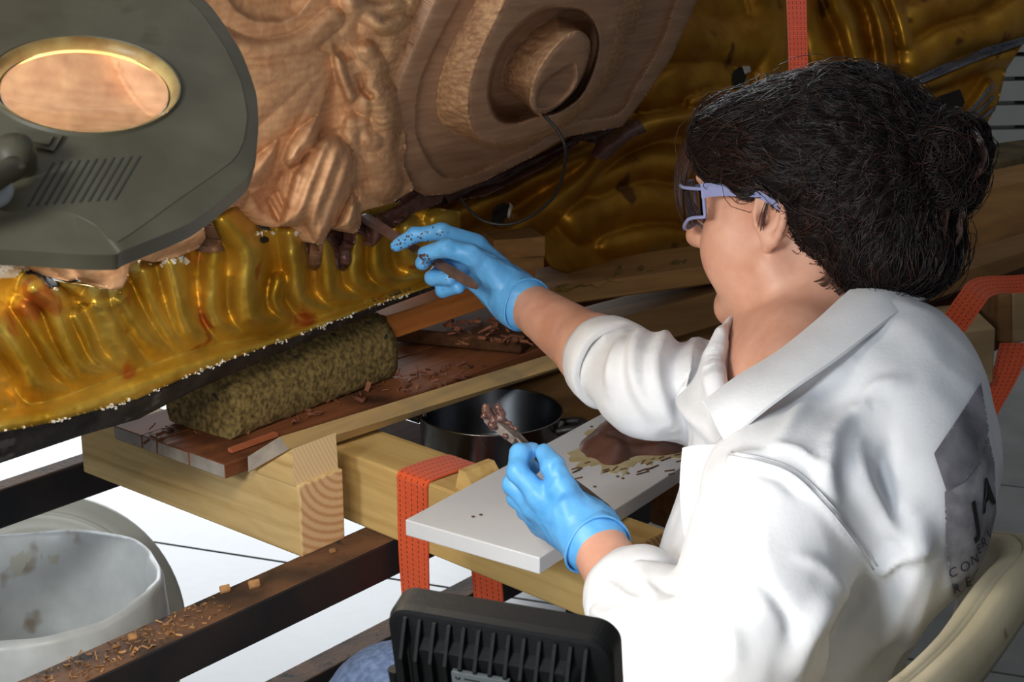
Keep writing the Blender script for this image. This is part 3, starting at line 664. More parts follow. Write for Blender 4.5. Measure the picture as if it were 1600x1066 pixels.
# gilded drapery behind
def DB(x, y): return 2.30 + (x - 700) * 0.00100 + np.clip(y - 100, -200, 400) * 0.00010
fold = [([(770, 392), (840, 345), (900, 285), (940, 235), (1000, 205), (1100, 188)], 26, .07), ([(700, 345), (800, 300), (880, 255), (930, 232)], 24, .05),
        ([(900, 345), (980, 318), (1090, 322), (1180, 350)], 36, .05), ([(930, 285), (1010, 262), (1120, 268)], 30, .045), ([(960, 380), (1050, 372), (1120, 380)], 26, .03),
        ([(1050, 60), (1130, 75), (1190, 60)], 46, .04), ([(1080, 160), (1130, 150), (1160, 165)], 14, .04), ([(1010, 150), (1080, 120), (1140, 130)], 34, .03),
        ([(1305, -20), (1330, 40), (1342, 105)], 20, .06), ([(1358, -20), (1376, 30), (1388, 95)], 17, .06), ([(1398, -30), (1410, 30), (1418, 70)], 16, .05),
        ([(1440, 90), (1500, 60), (1600, 25)], 40, .06), ([(1430, 30), (1500, 0), (1580, -30)], 30, .05), ([(1270, 20), (1285, 80), (1300, 130)], 24, .03), ([(1450, 130), (1530, 105), (1620, 70)], 18, .05),
        ([(1200, 0), (1210, 60), (1215, 120)], 40, .03), ([(1470, 200), (1520, 175), (1550, 140)], 16, .04)]
def backD(x, y):
    h = np.zeros(x.shape); q = np.stack([x, y, 0 * x], -1); wx = x + 9 * fbm(q, 0.012, 8, 2); wy = y + 9 * fbm(q, 0.012, 9, 2)
    for pl, w_, hh in fold: h = np.maximum(h, hh * np.clip(1 - (dpoly(wx, wy, spline(pl, 12)) / w_) ** 2, 0, 1))
    return DB(x, y) - h + 0.012 * fbm(q, 0.012, 4, 2) + 0.002 * fbm(q, .05, 3, 2)
bpoly = [(600, 290), (640, 200), (760, -60), (1720, -60), (1690, 20), (1600, 66), (1572, 110), (1560, 160), (1536, 205), (1500, 228), (1420, 260), (1300, 330), (1210, 385), (1110, 402), (1010, 408), (900, 432), (862, 420), (850, 396), (780, 402), (690, 445), (640, 440), (600, 400)]
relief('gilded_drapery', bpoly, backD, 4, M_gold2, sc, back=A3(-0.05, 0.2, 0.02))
def dpatch(nm, poly, off, m, lab=None):
    o = relief(nm, poly, lambda x, y: backD(x, y) - off, 2.5, m, sc, back=A3(0, 0.03, 0))
    if lab: o['label'] = lab
dpatch('worn_hole_shade', [(1146, 112), (1156, 105), (1168, 108), (1166, 122), (1160, 136), (1150, 140), (1145, 128)], 0.004, M_hole_shade, 'small black patch as the shade of a hollow with a chipped white edge')  # flush black patches paint the shade of hollows in the drapery
dpatch('worn_hole_shade', [(766, 348), (772, 325), (786, 318), (798, 320), (794, 336), (784, 350), (772, 354)], 0.004, M_hole_shade, 'black patch as the shade of a hollow in the gilding under the scroll')
dpatch('worn_hole_shade', [(1440, 178), (1470, 150), (1500, 140), (1508, 160), (1490, 185), (1455, 200)], 0.004, M_hole_shade)
dpatch('gesso_patch', [(1160, 104), (1172, 104), (1174, 112), (1164, 116)], 0.006, M_chalk); dpatch('gesso_patch', [(797, 318), (802, 322), (796, 342), (792, 338)], 0.006, M_chalk)
M_silver = mat('silvered_edge', lin(88, 92, 104), lin(112, 112, 118), rough=0.4, metal=0.5, scale=30)
dpatch('silvered_edge', [(1392, 146), (1400, 136), (1470, 104), (1540, 76), (1620, 52), (1620, 62), (1545, 88), (1475, 116), (1405, 146)], 0.012, M_silver, 'blue grey silvered edge')
for k in range(3): dpatch('silvered_edge', [(1500 + 6 * k, 192 - 16 * k + 18), (1556 - 2 * k, 166 - 18 * k), (1556 - 2 * k, 172 - 18 * k), (1500 + 6 * k, 200 - 16 * k + 18)], 0.006, M_silver)
M_puttyd = M_putty
dpatch('putty_patch', [(890, 216), (930, 202), (1000, 190), (1010, 206), (985, 216), (950, 250), (925, 246), (934, 226)], 0.075, M_putty, 'wet brown putty at the lower edge of the scroll')
dpatch('putty_patch', [(690, 300), (740, 290), (860, 238), (905, 212), (905, 224), (850, 262), (760, 306), (700, 316)], 0.075, M_putty)
dpatch('broken_slot_patch', [(612, 298), (630, 290), (655, 296), (690, 306), (700, 318), (650, 330), (618, 322)], 0.05, M_hole_shade)
# wire hanging from the scroll
wp = [(850, 180, 1.985), (872, 205, 1.98), (884, 240, 1.99), (872, 295, 2.05), (842, 330, 2.08), (800, 350, 2.10), (760, 347, 2.11), (735, 330, 2.12), (719, 309, 2.13)]
V, F = tube(spline([P(*p) for p in wp], 50), 0.0022, 8); o = mk('thin_cable', V, F, mat('black_rubber', lin(28, 27, 26), rough=0.5), None, True)
tag(o, 'thin black cable looping down from the wooden scroll', 'cable')
# ================================================================== WHITE BOARD, PUTTY, POT
zbd = zr + H1 + 0.001
M_white = mat('white_laminate', lin(214, 216, 220), lin(206, 208, 213), rough=0.4, scale=5, bump=0.03, bscale=200)
n0 = Pz(843, 872, zbd + 0.019); nl = Pz(633, 812, zbd + 0.019); nr_ = Pz(1063, 742, zbd + 0.019)
bu = unit((nl - n0) * A3(1, 1, 0)); bv = unit((nr_ - n0) * A3(1, 1, 0)); bv = unit(bv - bu * (bu @ bv)); BW = np.linalg.norm(nl - n0); BL = 0.50
ob = box('white_board', n0 - Z * 0.019, bu * BW, bv * BL, Z * 0.019, M_white, None, 0.0015); tag(ob, 'white laminate board used as a mixing palette on the beams', 'board')
zt_ = zbd + 0.0195
def bpt(px, py, h=0.0): return Pz(px, py, zt_ + h)
# putty heap: a smeared mound
ctr = bpt(985, 690); G = []; nth = 72; nrr = 22
outl = [(905, 700), (915, 682), (942, 664), (958, 652), (985, 650), (1015, 662), (1045, 672), (1070, 684), (1066, 704), (1045, 712), (1012, 712), (985, 716), (962, 728), (940, 724), (925, 716), (912, 712)]
oc = spline([bpt(*q) for q in outl] + [bpt(*outl[0])], nth + 1)[:-1]
for i in range(nrr + 1):
    t = i / nrr; row = []
    for j in range(nth):
        wob = 1 + 0.025 * math.sin(j * 0.9) * t
        p = ctr + (oc[j] - ctr) * t * wob; q = (p * 38)
        hgt = 0.024 * (1 - t ** 2.6) * (0.75 + 0.45 * float(fbm(p[None] * A3(1, 1, 0), 26, 4, 2)[0])) + 0.0006
        p = p.copy(); p[2] = zt_ + max(hgt, 0.0003) if t < 1 else zt_ - 0.0003; row.append(p)
    G.append(row)
G = np.array(G); V = G.reshape(-1, 3); F = [[i * nth + j, i * nth + (j + 1) % nth, (i + 1) * nth + (j + 1) % nth, (i + 1) * nth + j] for i in range(1, nrr) for j in range(nth)] + [[0, nth + j, nth + (j + 1) % nth] for j in range(nth)]
o = mk('putty_heap', V, F, mat('brown_putty_fresh', lin(84, 54, 44), lin(104, 70, 58), rough=0.38, scale=50, bump=0.3, bscale=120), None, True); fix_normals(o)
tag(o, 'mound of wet brown putty smeared on the white board', 'putty')
M_smear = mat('putty_smear', lin(92, 62, 44), lin(110, 78, 56), rough=0.5, scale=70)
M_oil = mat('oil_stain', lin(176, 160, 116), lin(196, 184, 150), rough=0.35, scale=40)
r_ = np.random.default_rng(21)
ol = [(905, 694), (920, 676), (946, 658), (960, 645), (990, 643), (1025, 656), (1062, 668), (1088, 684), (1075, 704), (1050, 716), (1020, 722), (990, 728), (972, 740), (950, 738), (930, 728), (903, 728), (890, 716)]
oo = spline([bpt(*q) for q in ol] + [bpt(*ol[0])], 61)[:-1]; oo = [ctr + (p - ctr) * (1 + 0.08 * math.sin(i * 2.3) + 0.06 * math.sin(i * 5.1)) for i, p in enumerate(oo)]
V = [p + Z * 0.0002 for p in oo] + [p - Z * 0.0005 for p in oo]; F = [list(range(60))] + [[i, (i + 1) % 60, 60 + (i + 1) % 60, 60 + i] for i in range(60)]
ob2 = mk('oil_stain', V, F, M_oil, o); fix_normals(ob2); ob2['label'] = 'yellowish oily stain around the putty'
parts = []
for i in range(30):
    x = r_.uniform(898, 1075); y = 728 + (x - 985) * -0.10 + r_.normal(0, 9) if r_.random() < .75 else r_.uniform(700, 735); p = bpt(x, y, 0.0); L = r_.uniform(0.006, 0.022); dv = unit(bu * r_.normal(-0.3, 0.25) + bv * r_.normal(1, 0.2)); nv = np.cross(Z, dv) * r_.uniform(0.0008, 0.0018)
    parts.append(boxv(p - dv * L / 2 - nv / 2 - Z * 0.0002, dv * L, nv, Z * 0.0013))
for (x, y) in ((740, 809), (752, 806), (872, 737), (930, 762), (966, 746), (974, 749), (982, 741), (936, 686), (925, 668)):
    p = bpt(x, y); parts.append(boxv(p - Z * 0.0002, bu * 0.003, bv * 0.0025, Z * 0.0012))
s = mk('putty_smears', *join(parts), M_smear, o); s['kind'] = 'stuff'; fix_normals(s)

# pot
M_pot = mat('stainless_steel', lin(150, 148, 146), lin(130, 124, 120), rough=0.22, metal=1.0, scale=20, bump=0.02, rough2=0.3)
M_potin = mat('dull_steel', lin(84, 88, 96), lin(64, 66, 70), rough=0.32, metal=1.0, scale=12)
zr_ = 0.793; pc = Pz(767, 641, zr_); pb = 0.7135; Rp = abs(P(880, 641, proj(pc)[2])[0] - pc[0])
pot = thing('cooking_pot', 'small stainless steel pot with a dark handle behind the white board', 'pot', (pc[0], pc[1], pb))
hh = zr_ - pb
ob = box('support_plank', A3(pc[0], pc[1], 0.7005) - wd * 0.36 - rd * 0.06, wd * 0.56, rd * 0.12, Z * 0.0125, M_dark, None, 0.001); tag(ob, 'dark plank across the rails under the steel pot', 'plank')
V, F = lathe([(0.0001, 0), (Rp * .86, 0), (Rp * .95, 0.004), (Rp * .985, 0.014), (Rp * .985, hh - 0.004), (Rp * 1.01, hh - 0.001), (Rp * 1.01, hh), (Rp * .985, hh)], (pc[0], pc[1], pb), Z, 72)
mk('body', V, F, M_pot, pot, True)
V, F = lathe([(Rp * .985, hh), (Rp * .965, hh - 0.003), (Rp * .96, 0.012), (Rp * .90, 0.004), (0.0001, 0.003)], (pc[0], pc[1], pb), Z, 72)
mk('inside', V, F, M_potin, pot, True)
M_blk = mat('black_plastic', lin(24, 24, 26), lin(32, 32, 34), rough=0.45, scale=30, bump=0.1, bscale=200)
for sgn in (-1, 1):
    hd = unit(A3(-0.97, 0.25, 0)) * -sgn; hb = A3(pc[0], pc[1], zr_ - 0.016) + hd * Rp * .97
    sd = np.cross(Z, hd)
    pp = [hb + sd * 0.018, hb + sd * 0.018 + hd * 0.015 + Z * .004, hb + sd * 0.012 + hd * 0.03 + Z * .006, hb - sd * 0.012 + hd * 0.03 + Z * .006, hb - sd * 0.018 + hd * 0.015 + Z * .004, hb - sd * 0.018]
    V, F = tube(spline(pp, 26), 0.0055, 10); hdl = mk('handle', V, F, M_blk, pot, True)
    V, F = tube([hb + Z * 0.0 - hd * 0.004, hb + hd * 0.006], [0.011, 0.009], 14); mk('rivet', V, F, M_pot, hdl, True)

# tools
def taper_blade(p0, p1, w0, w1, nrm, th):
    d = unit(p1 - p0); s_ = unit(np.cross(d, nrm)); n_ = np.cross(s_, d); G = []
    for t in np.linspace(0, 1, 14):
        wv = w0 + (w1 - w0) * t; c = p0 + (p1 - p0) * t
        if t < 0.15: wv *= math.sqrt(max(1 - ((0.15 - t) / 0.17) ** 2, 0.02))
        G.append([c - s_ * wv, c - n_ * th, c + s_ * wv, c + n_ * th])
    G = np.array(G); V = G.reshape(-1, 3); F = [[i * 4 + j, i * 4 + (j + 1) % 4, (i + 1) * 4 + (j + 1) % 4, (i + 1) * 4 + j] for i in range(13) for j in range(4)] + [[3, 2, 1, 0], [52, 53, 54, 55]]
    return V, F
M_blade = mat('worn_blade', lin(92, 84, 78), lin(66, 54, 48), rough=0.4, metal=0.5, scale=60, bump=0.2)
M_grip = mat('grubby_grip', lin(92, 74, 62), lin(70, 54, 46), rough=0.55, scale=60, bump=0.3)
tp, tm1, tm2, te = P(760, 644, 1.56), P(806, 684, 1.565), P(846, 722, 1.57), P(962, 806, 1.60)
kn = thing('palette_knife', 'palette knife with a lump of putty on its tip in the near gloved hand', 'palette knife', tm2)
V, F = taper_blade(tp, tm1 + (tm2 - tm1) * .5, 0.010, 0.0055, -RAY(800, 680), 0.0012); mk('blade', V, F, M_blade, kn, False)
V, F = tube([tm1, tm2], [0.0035, 0.003], 8); mk('shank', V, F, M_blade, kn, True)
V, F = tube(np.array([tm2 + (te - tm2) * t for t in np.linspace(0, 1, 8)]), [0.0035, .005, .006, .006, .006, .0055, .005, .003], 10); mk('handle', V, F, M_grip, kn, True)
fd = Field(uax(tp - 0.03, tp + 0.045, 0.0011)); r_ = np.random.default_rng(4); bdv = unit(tm1 - tp); bsd = unit(np.cross(bdv, RAY(800, 680)))
for i in range(16): fd.ell(tp + bdv * r_.uniform(0.004, 0.034) + bsd * r_.choice([-1, 1]) * r_.uniform(0.004, 0.007) + r_.normal(0, 0.0006, 3), np.eye(3), (r_.uniform(.0012, .0026),) * 3, 0.003)
for i in range(16):
    c = tp + bdv * r_.uniform(-0.004, 0.016) + bsd * r_.normal(0, 0.0052) - unit(RAY(800, 680)) * abs(r_.normal(0, 0.002)); fd.ell(c, np.eye(3), (r_.uniform(.0018, .0046),) * 3, 0.0025)
V, F = fd.mesh(1); V = V + vnormals(V, F) * (fbm(V, 220, 3, 2) * 0.0011)[:, None]; mk('putty_lump', V, F, mat('putty_on_knife', lin(76, 50, 44), lin(94, 64, 56), rough=0.25, scale=80, bump=0.3), kn, True)
sp0, sp1 = P(566, 338, 2.0), P(746, 449, 1.775)
sk = thing('modelling_spatula', 'long thin brown spatula pressing putty, held by the reaching gloved hand', 'spatula', sp1)
md = sp0 + (sp1 - sp0) * 0.35
V, F = taper_blade(sp0, md, 0.0075, 0.006, -RAY(700, 400), 0.0012); mk('blade', V, F, mat('putty_covered_blade', lin(84, 58, 52), lin(100, 72, 62), rough=0.45, scale=50), sk)
V, F = taper_blade(sp1, sp0 + (sp1 - sp0) * 0.30, 0.0065, 0.0045, -RAY(700, 400), 0.0022); mk('handle', V, F, mat('spatula_handle', lin(104, 80, 70), lin(82, 62, 54), rough=0.5, scale=50), sk)

# ================================================================== STRAPS
def strapmat(name, c1, c2, ang):
    nt = NT(name); b = nt.b; b.inputs['Roughness'].default_value = 0.55; b.inputs['Sheen Weight'].default_value = 0.2
    tc = nt.n('ShaderNodeUVMap'); m2 = nt.n('ShaderNodeMapping'); m2.inputs['Scale'].default_value = (1, 1, 1); nt.l(tc.outputs[0], m2.inputs[0])
    br = nt.n('ShaderNodeTexBrick', Scale=1.0); br.offset = 0.5; nt.l(m2.outputs[0], br.inputs['Vector'])
    br.inputs['Color1'].default_value = c1; br.inputs['Color2'].default_value = c2; br.inputs['Mortar'].default_value = tuple(x * 0.32 for x in c1[:3]) + (1,)
    br.inputs['Mortar Size'].default_value = 0.018; br.inputs['Brick Width'].default_value = 0.2; br.inputs['Row Height'].default_value = 0.0
    wv = nt.n('ShaderNodeTexWave', Scale=7.0); wv.bands_direction = 'Y'; nt.l(tc.outputs[0], wv.inputs['Vector'])
    w2_ = nt.n('ShaderNodeTexWave', Scale=1.6); w2_.bands_direction = 'X'; nt.l(tc.outputs[0], w2_.inputs['Vector'])
    mul = nt.n('ShaderNodeMath', operation='MULTIPLY'); nt.l(wv.outputs['Fac'], mul.inputs[0]); nt.l(w2_.outputs['Fac'], mul.inputs[1])
    st1 = ramp(nt, w2_.outputs['Fac'], [(0.93, (0, 0, 0, 1)), (0.98, (1, 1, 1, 1))]); wv3 = nt.n('ShaderNodeTexWave', Scale=2.4); wv3.bands_direction = 'Y'; nt.l(tc.outputs[0], wv3.inputs['Vector']); st2 = ramp(nt, wv3.outputs['Fac'], [(0.35, (0, 0, 0, 1)), (0.5, (1, 1, 1, 1))])
    m3 = nt.n('ShaderNodeMath', operation='MULTIPLY'); nt.l(st1, m3.inputs[0]); nt.l(st2, m3.inputs[1])
    base = ramp(nt, wv.outputs['Fac'], [(0.1, tuple(x * 0.8 for x in c1[:3]) + (1,)), (0.5, c1), (1, c2)])
    mx = nt.n('ShaderNodeMix', data_type='RGBA'); nt.l(m3.outputs[0], mx.inputs[0]); nt.l(base, mx.inputs[6]); mx.inputs[7].default_value = lin(60, 26, 18); nt.l(mx.outputs[2], b.inputs['Base Color'])
    bp = nt.n('ShaderNodeBump', Strength=0.35, Distance=0.001); nt.l(wv.outputs['Fac'], bp.inputs['Height']); nt.l(bp.outputs[0], b.inputs['Normal'])
    nt.t.nodes.remove(br); return nt.m
M_strap = strapmat('orange_webbing', lin(228, 82, 34), lin(244, 104, 52), 0)
M_strap2 = strapmat('orange_webbing_worn', lin(222, 82, 52), lin(232, 100, 70), 0)
def strap(nm, L, R, label, m, th=0.0022, n=40, parent=None):
    A = spline(L, n); B = spline(R, n); nc = 7; G = np.array([[A[i] + (B[i] - A[i]) * k / (nc - 1) for k in range(nc)] for i in range(n)])
    du = np.gradient(G, axis=0); dv = np.gradient(G, axis=1); nn_ = np.cross(du, dv); nn_ /= np.linalg.norm(nn_, axis=2)[..., None] + 1e-12
    V, F = grid(G, (nn_ * th).reshape(-1, 3)); o = mk(nm, V, F, m, parent, False); fix_normals(o)
    arc = np.concatenate([[0], np.cumsum(np.linalg.norm(np.diff((A + B) / 2, axis=0), axis=1))]) / 0.05
    uvl = o.data.uv_layers.new(name='UVMap')
    for lp in o.data.loops:
        vi = lp.vertex_index % (n * nc); uvl.data[lp.index].uv = ((vi % nc) / (nc - 1) * 1.0, arc[vi // nc])
    if label: tag(o, label, 'strap')
    return o
f0 = lambda t, z, off=0.003: o2 + w2 * t + A3(0, 0, z - zr) - r2 * off
def tw(px, py):  # parameter along beam two's front face for a picture column
    n_ = -r2; p_ = Ppl(px, py, o2, n_); return (p_ - o2) @ w2
tL, tR = tw(624, 800), tw(668, 800); sw = 0.052; top = zr + H1
cL = []; cR = []
for t0, lst in ((tL, cL), (tL + sw, cR)):
    s_ = 1 if lst is cR else 0
    lst += [f0(t0 + 0.012 - s_ * 0.012, zr - 0.22), f0(t0 + 0.006 - s_ * 0.006, zr - 0.10), f0(t0, zr - 0.01), f0(t0, top - 0.02), f0(t0 + 0.001, top - 0.002), o2 + w2 * (t0 + 0.002) + r2 * 0.010 + A3(0, 0, top - zr + 0.004), o2 + w2 * (t0 + 0.006) + r2 * 0.07 + A3(0, 0, top - zr + 0.003), o2 + w2 * (t0 + 0.010) + r2 * 0.087 + A3(0, 0, top - zr - 0.006),
            o2 + w2 * (t0 + 0.020) + r2 * 0.091 + A3(0, 0, 0.04), o2 + w2 * (t0 + 0.03) + r2 * 0.10 + A3(0, 0, -0.10), o2 + w2 * (t0 + 0.03) + r2 * 0.10 + A3(0, 0, -0.24)]
strap('lifting_strap', cL, cR, 'orange lifting strap slung over the long pine beam', M_strap, n=90)
# wedge on beam two
pw = Pz(706, 764, top) + r2 * 0.006; V = np.array([pw, pw + w2 * 0.036, pw + w2 * 0.036 + r2 * 0.05, pw + r2 * 0.05, pw + w2 * 0.006 + Z * 0.024, pw + w2 * 0.016 + Z * 0.024, pw + w2 * 0.016 + r2 * 0.05 + Z * 0.024, pw + w2 * 0.006 + r2 * 0.05 + Z * 0.024])
ob = mk('wood_wedge', V, [[0, 1, 2, 3], [4, 7, 6, 5], [0, 4, 5, 1], [1, 5, 6, 2], [2, 6, 7, 3], [3, 7, 4, 0]], M_pine2); fix_normals(ob); tag(ob, 'small pine wedge on the beam between strap and white board', 'wedge')
# hanging strap in the back
dS = 2.05
strap('lifting_strap', [P(1226, -60, dS), P(1231, 60, dS), P(1234, 180, dS + 0.05), P(1240, 330, dS + 0.22), P(1244, 412, dS + 0.48)], [P(1258, -60, dS), P(1261, 60, dS), P(1264, 180, dS + 0.05), P(1266, 330, dS + 0.22), P(1268, 412, dS + 0.48)], 'salmon orange strap hanging vertically before the gilded drapery', M_strap2)
dS = 2.3
strap('lifting_strap', [P(1640, 424, dS), P(1588, 430, dS), P(1522, 436, dS - .03), P(1496, 462, dS - 0.05), P(1450, 530, dS - 0.02)], [P(1650, 452, dS), P(1592, 458, dS), P(1552, 462, dS - .03), P(1530, 486, dS - 0.05), P(1480, 560, dS - 0.02)], 'orange strap laid over the timber stack behind the woman', M_strap)
strap('lifting_strap', [P(1562, 536, dS + .1), P(1548, 590, dS + .1), P(1520, 660, dS + .1), P(1505, 720, dS + .1)], [P(1612, 536, dS + .1), P(1590, 590, dS + .1), P(1552, 660, dS + .1), P(1530, 720, dS + .1)], 'dark orange strap hanging below the stack beside the printed coat back', M_strap)

# ================================================================== RIGHT BACKGROUND
M_bg1 = wood('background_timber', lin(120, 86, 50), lin(152, 112, 66), 20, across=10)
M_bg2 = wood('background_plank', lin(104, 76, 46), lin(136, 100, 60), 20, across=10)
M_bg3 = wood('pale_background_block', lin(150, 124, 88), lin(172, 146, 108), 20, across=10)
M_moss = mat('sawdust_moss', lin(84, 64, 20), lin(120, 92, 34), rough=0.95, scale=60, bump=0.8, bscale=90)
def slab(nm, quad, d0, d1, thick, m, label, cat='beam'):
    """a timber whose front face corners are (tl, tr, br, bl); thick runs back from it"""
    (a, b, c, e) = quad; F4 = [P(*a, d0), P(*b, d1), P(*c, d1), P(*e, d0)]
    V = np.array(F4 + [p + thick for p in F4]); ob = mk(nm, V, [[3, 2, 1, 0], [4, 5, 6, 7], [0, 1, 5, 4], [1, 2, 6, 5], [2, 3, 7, 6], [3, 0, 4, 7]], m); fix_normals(ob)
    bm = bmesh.new(); bm.from_mesh(ob.data); bmesh.ops.bevel(bm, geom=list(bm.edges), offset=0.003, segments=1, affect='EDGES'); bm.to_mesh(ob.data); bm.free()
    tag(ob, label, cat); return ob
slab('timber_beam', [(790, 463), (1260, 392), (1260, 424), (790, 490)], 2.40, 2.62, A3(-0.02, 0.12, 0.004), M_bg1, 'brown timber beam with sawdust on it, in front of her chin')
slab('timber_beam', [(740, 560), (1260, 418), (1260, 470), (740, 620)], 2.40, 2.60, A3(0.0, 0.12, 0.0), M_bg2, 'lower dim timber behind the rolled far sleeve')
slab('timber_beam', [(770, 616), (1120, 495), (1120, 660), (850, 668)], 2.42, 2.60, A3(0.02, 0.12, 0), M_bg1, 'brown timber face showing between the pot and the rolled sleeve')
slab('dark_backing', [(760, 396), (1010, 404), (1010, 470), (760, 470)], 2.80, 2.86, A3(0, 0.03, 0), M_dark, 'dark backing added to fill the gap behind the support blocks with shade', 'board')  # dark sheet added so the gap between the blocks reads as shade
slab('dark_backing', [(740, 468), (1330, 396), (1330, 640), (740, 640)], 3.00, 3.14, A3(0, 0.03, 0), M_dark, 'large dark backing added to darken the gaps behind the background timbers', 'board')  # added dark fill, stands in for the shade between the timbers
slab('dark_backing', [(1430, 440), (1578, 425), (1578, 540), (1430, 600)], 2.78, 2.80, A3(0, 0.03, 0), M_dark, 'dark board behind the timber blocks beside her shoulder', 'board')
r_ = np.random.default_rng(31); pts = [P(r_.uniform(880, 1130), 0, 1) for _ in range(1)]
Gx = np.linspace(868, 1200, 70); rows = []
for k, (dy, dd) in enumerate(((6, 0.005), (-4, 0.02), (-14, 0.05), (-18, 0.09), (-6, 0.12))):
    row = []
    for x in Gx:
        y = 452 - (x - 862) * 0.1508; d = 2.42 + (x - 862) / 398 * 0.2; nz = float(fbm(np.array([[x * 0.06, k * 1.1, 0]]), 1, 3)[0])
        row.append(P(x, y + dy * (0.8 + 0.7 * nz), d + dd))
    rows.append(row)
V, F = grid(np.array(rows), A3(0, 0.01, -0.012)); o = mk('sawdust_ridge', V, F, M_moss, None, True); fix_normals(o); tag(o, 'ochre sawdust heaped along the timber before the drapery', 'sawdust', kind='stuff')
slab('timber_beam', [(1380, 330), (1660, 268), (1660, 372), (1380, 410)], 2.55, 2.75, A3(-0.02, 0.1, 0), M_bg1, 'broad brown timber behind her bun and loose curls')
slab('background_plank', [(1330, 285), (1660, 236), (1660, 276), (1330, 330)], 2.7, 2.9, A3(0, 0.15, 0), mat('mossy_plank', lin(62, 52, 28), lin(92, 76, 44), rough=0.9, scale=26, bump=0.6), 'mossy dark plank just under the blue sheet', 'plank')
slab('background_plank', [(1400, 455), (1660, 372), (1660, 398), (1400, 492)], 2.42, 2.62, A3(0, 0.08, 0.004), M_bg2, 'brown plank crossing above the orange strap', 'plank')
slab('background_plank', [(1400, 492), (1660, 410), (1660, 440), (1400, 540)], 2.5, 2.7, A3(0, 0.08, 0), M_dark, 'dark plank under the crossing plank', 'plank')
slab('timber_block', [(1560, 462), (1582, 458), (1582, 540), (1560, 536)], 2.42, 2.42, A3(0.0, 0.10, 0.0), M_bg2, 'brown timber block held under the orange strap at the right edge', 'block')
slab('timber_block', [(1582, 458), (1650, 440), (1650, 520), (1582, 540)], 2.42, 2.46, A3(0.004, 0.06, 0.0), M_bg3, 'pale sawn face of the timber at the right edge', 'block')
slab('timber_block', [(1496, 518), (1556, 512), (1552, 600), (1500, 612)], 2.36, 2.38, A3(0.0, 0.14, 0), M_bg3, 'pale timber block peeping out beside her shoulder', 'block')
for x_, y_, zt2 in ((0.60, 2.42, 0.74),):
    pst = box('timber_post', A3(x_, y_, 0.0), A3(0.08, 0, 0), A3(0, 0.08, 0), Z * zt2, M_bg2, None, 0.003); tag(pst, 'upright timber post under the background timber stack', 'post')
# white slatted crate and blue sheet
M_wpl = mat('white_plastic', lin(188, 188, 184), lin(176, 176, 172), rough=0.5, scale=6)
cr = thing('stacked_crates', 'stack of white plastic crates at the right background edge', 'crate', P(1650, 420, 3.9))
for k in range(6):
    y0 = 52 + 38 * k
    slabo = [P(1520, y0, 3.9), P(1760, y0 - 4, 3.9), P(1760, y0 + 26, 3.9), P(1520, y0 + 31, 3.9)]
    V = np.array(slabo + [p + A3(0, 0.35, 0) for p in slabo]); ob = mk('slat', V, [[3, 2, 1, 0], [4, 5, 6, 7], [0, 1, 5, 4], [1, 2, 6, 5], [2, 3, 7, 6], [3, 0, 4, 7]], M_wpl, cr); fix_normals(ob)
    V2 = np.array([P(1522, y0 + 30, 3.93), P(1585, y0 + 28, 3.93), P(1585, y0 + 40, 3.93), P(1522, y0 + 40, 3.93)]); V2 = np.vstack([V2, V2 + A3(0, 0.3, 0)])
    ob = mk('spacer', V2, [[3, 2, 1, 0], [4, 5, 6, 7], [0, 1, 5, 4], [1, 2, 6, 5], [2, 3, 7, 6], [3, 0, 4, 7]], M_wpl, cr); fix_normals(ob)
G = np.array([[P(1500 + 60 * i, 262 - 10 * i - 26 * (1 - j / 3) + 2 * math.sin(i), 3.0 + 0.10 * (1 - j / 3)) for i in range(4)] for j in range(4)])
V, F = grid(G, A3(0, 0.02, 0.0)); o = mk('plastic_sheet', V, F, mat('blue_white_sheet', lin(112, 176, 205), lin(196, 220, 228), rough=0.4, scale=9, lo=0.42, hi=0.58), None, True); fix_normals(o); tag(o, 'blue and white plastic sheet lying behind the bun of hair', 'sheet')

# ================================================================== WASTE BIN
zb_ = 0.52; bc = Pz(45, 908, zb_); Rb = 0.185
M_bin = mat('cream_plastic', lin(214, 210, 194), lin(200, 197, 180), rough=0.42, scale=8, bump=0.03)
M_bag = mat('bin_liner', lin(228, 230, 228), lin(212, 214, 212), rough=0.35, scale=18, bump=0.3, bscale=30, spots=(9, 0.64, lin(166, 150, 132)))
bn = thing('waste_bin', 'cream plastic waste bin lined with a white bag', 'bin', (bc[0], bc[1], 0))
V, F = lathe([(0.0001, 0.0), (Rb * .78, 0.0), (Rb * .80, 0.01), (Rb * .97, zb_ - 0.03), (Rb * 1.0, zb_ - 0.028), (Rb * 1.0, zb_ - 0.012), (Rb * .96, zb_ - 0.012), (Rb * .93, zb_ - .04), (Rb * .78, 0.02), (0.0001, 0.015)], (bc[0], bc[1], 0), Z, 64); mk('body', V, F, M_bin, bn, True)
G = []; n_ = 96
for r, h in ((1.06, -0.17), (1.045, -0.10), (1.03, -0.04), (1.01, 0.0), (0.975, 0.012), (0.93, 0.004), (0.90, -0.04), (0.86, -0.12), (0.80, -0.22), (0.6, -0.30), (0.3, -0.31), (0.02, -0.30)):
    row = []
    for j in range(n_):
        a = 2 * math.pi * j / n_; q = A3(math.cos(a) * 2.2, math.sin(a) * 2.2, h * 9)
        w_ = 1 + 0.035 * float(fbm(q[None], 1.6, 5, 3)[0]) * (1 if r < 0.97 else 0.35); row.append(bc + A3(math.cos(a) * Rb * r * w_, math.sin(a) * Rb * r * w_, h - 0.012 + 0.008 * float(vnoise(q[None], 1.1, 2)[0])))
    G.append(row)
G = np.array(G); V = G.reshape(-1, 3); F = [[i * n_ + j, i * n_ + (j + 1) % n_, (i + 1) * n_ + (j + 1) % n_, (i + 1) * n_ + j] for i in range(len(G) - 1) for j in range(n_)]
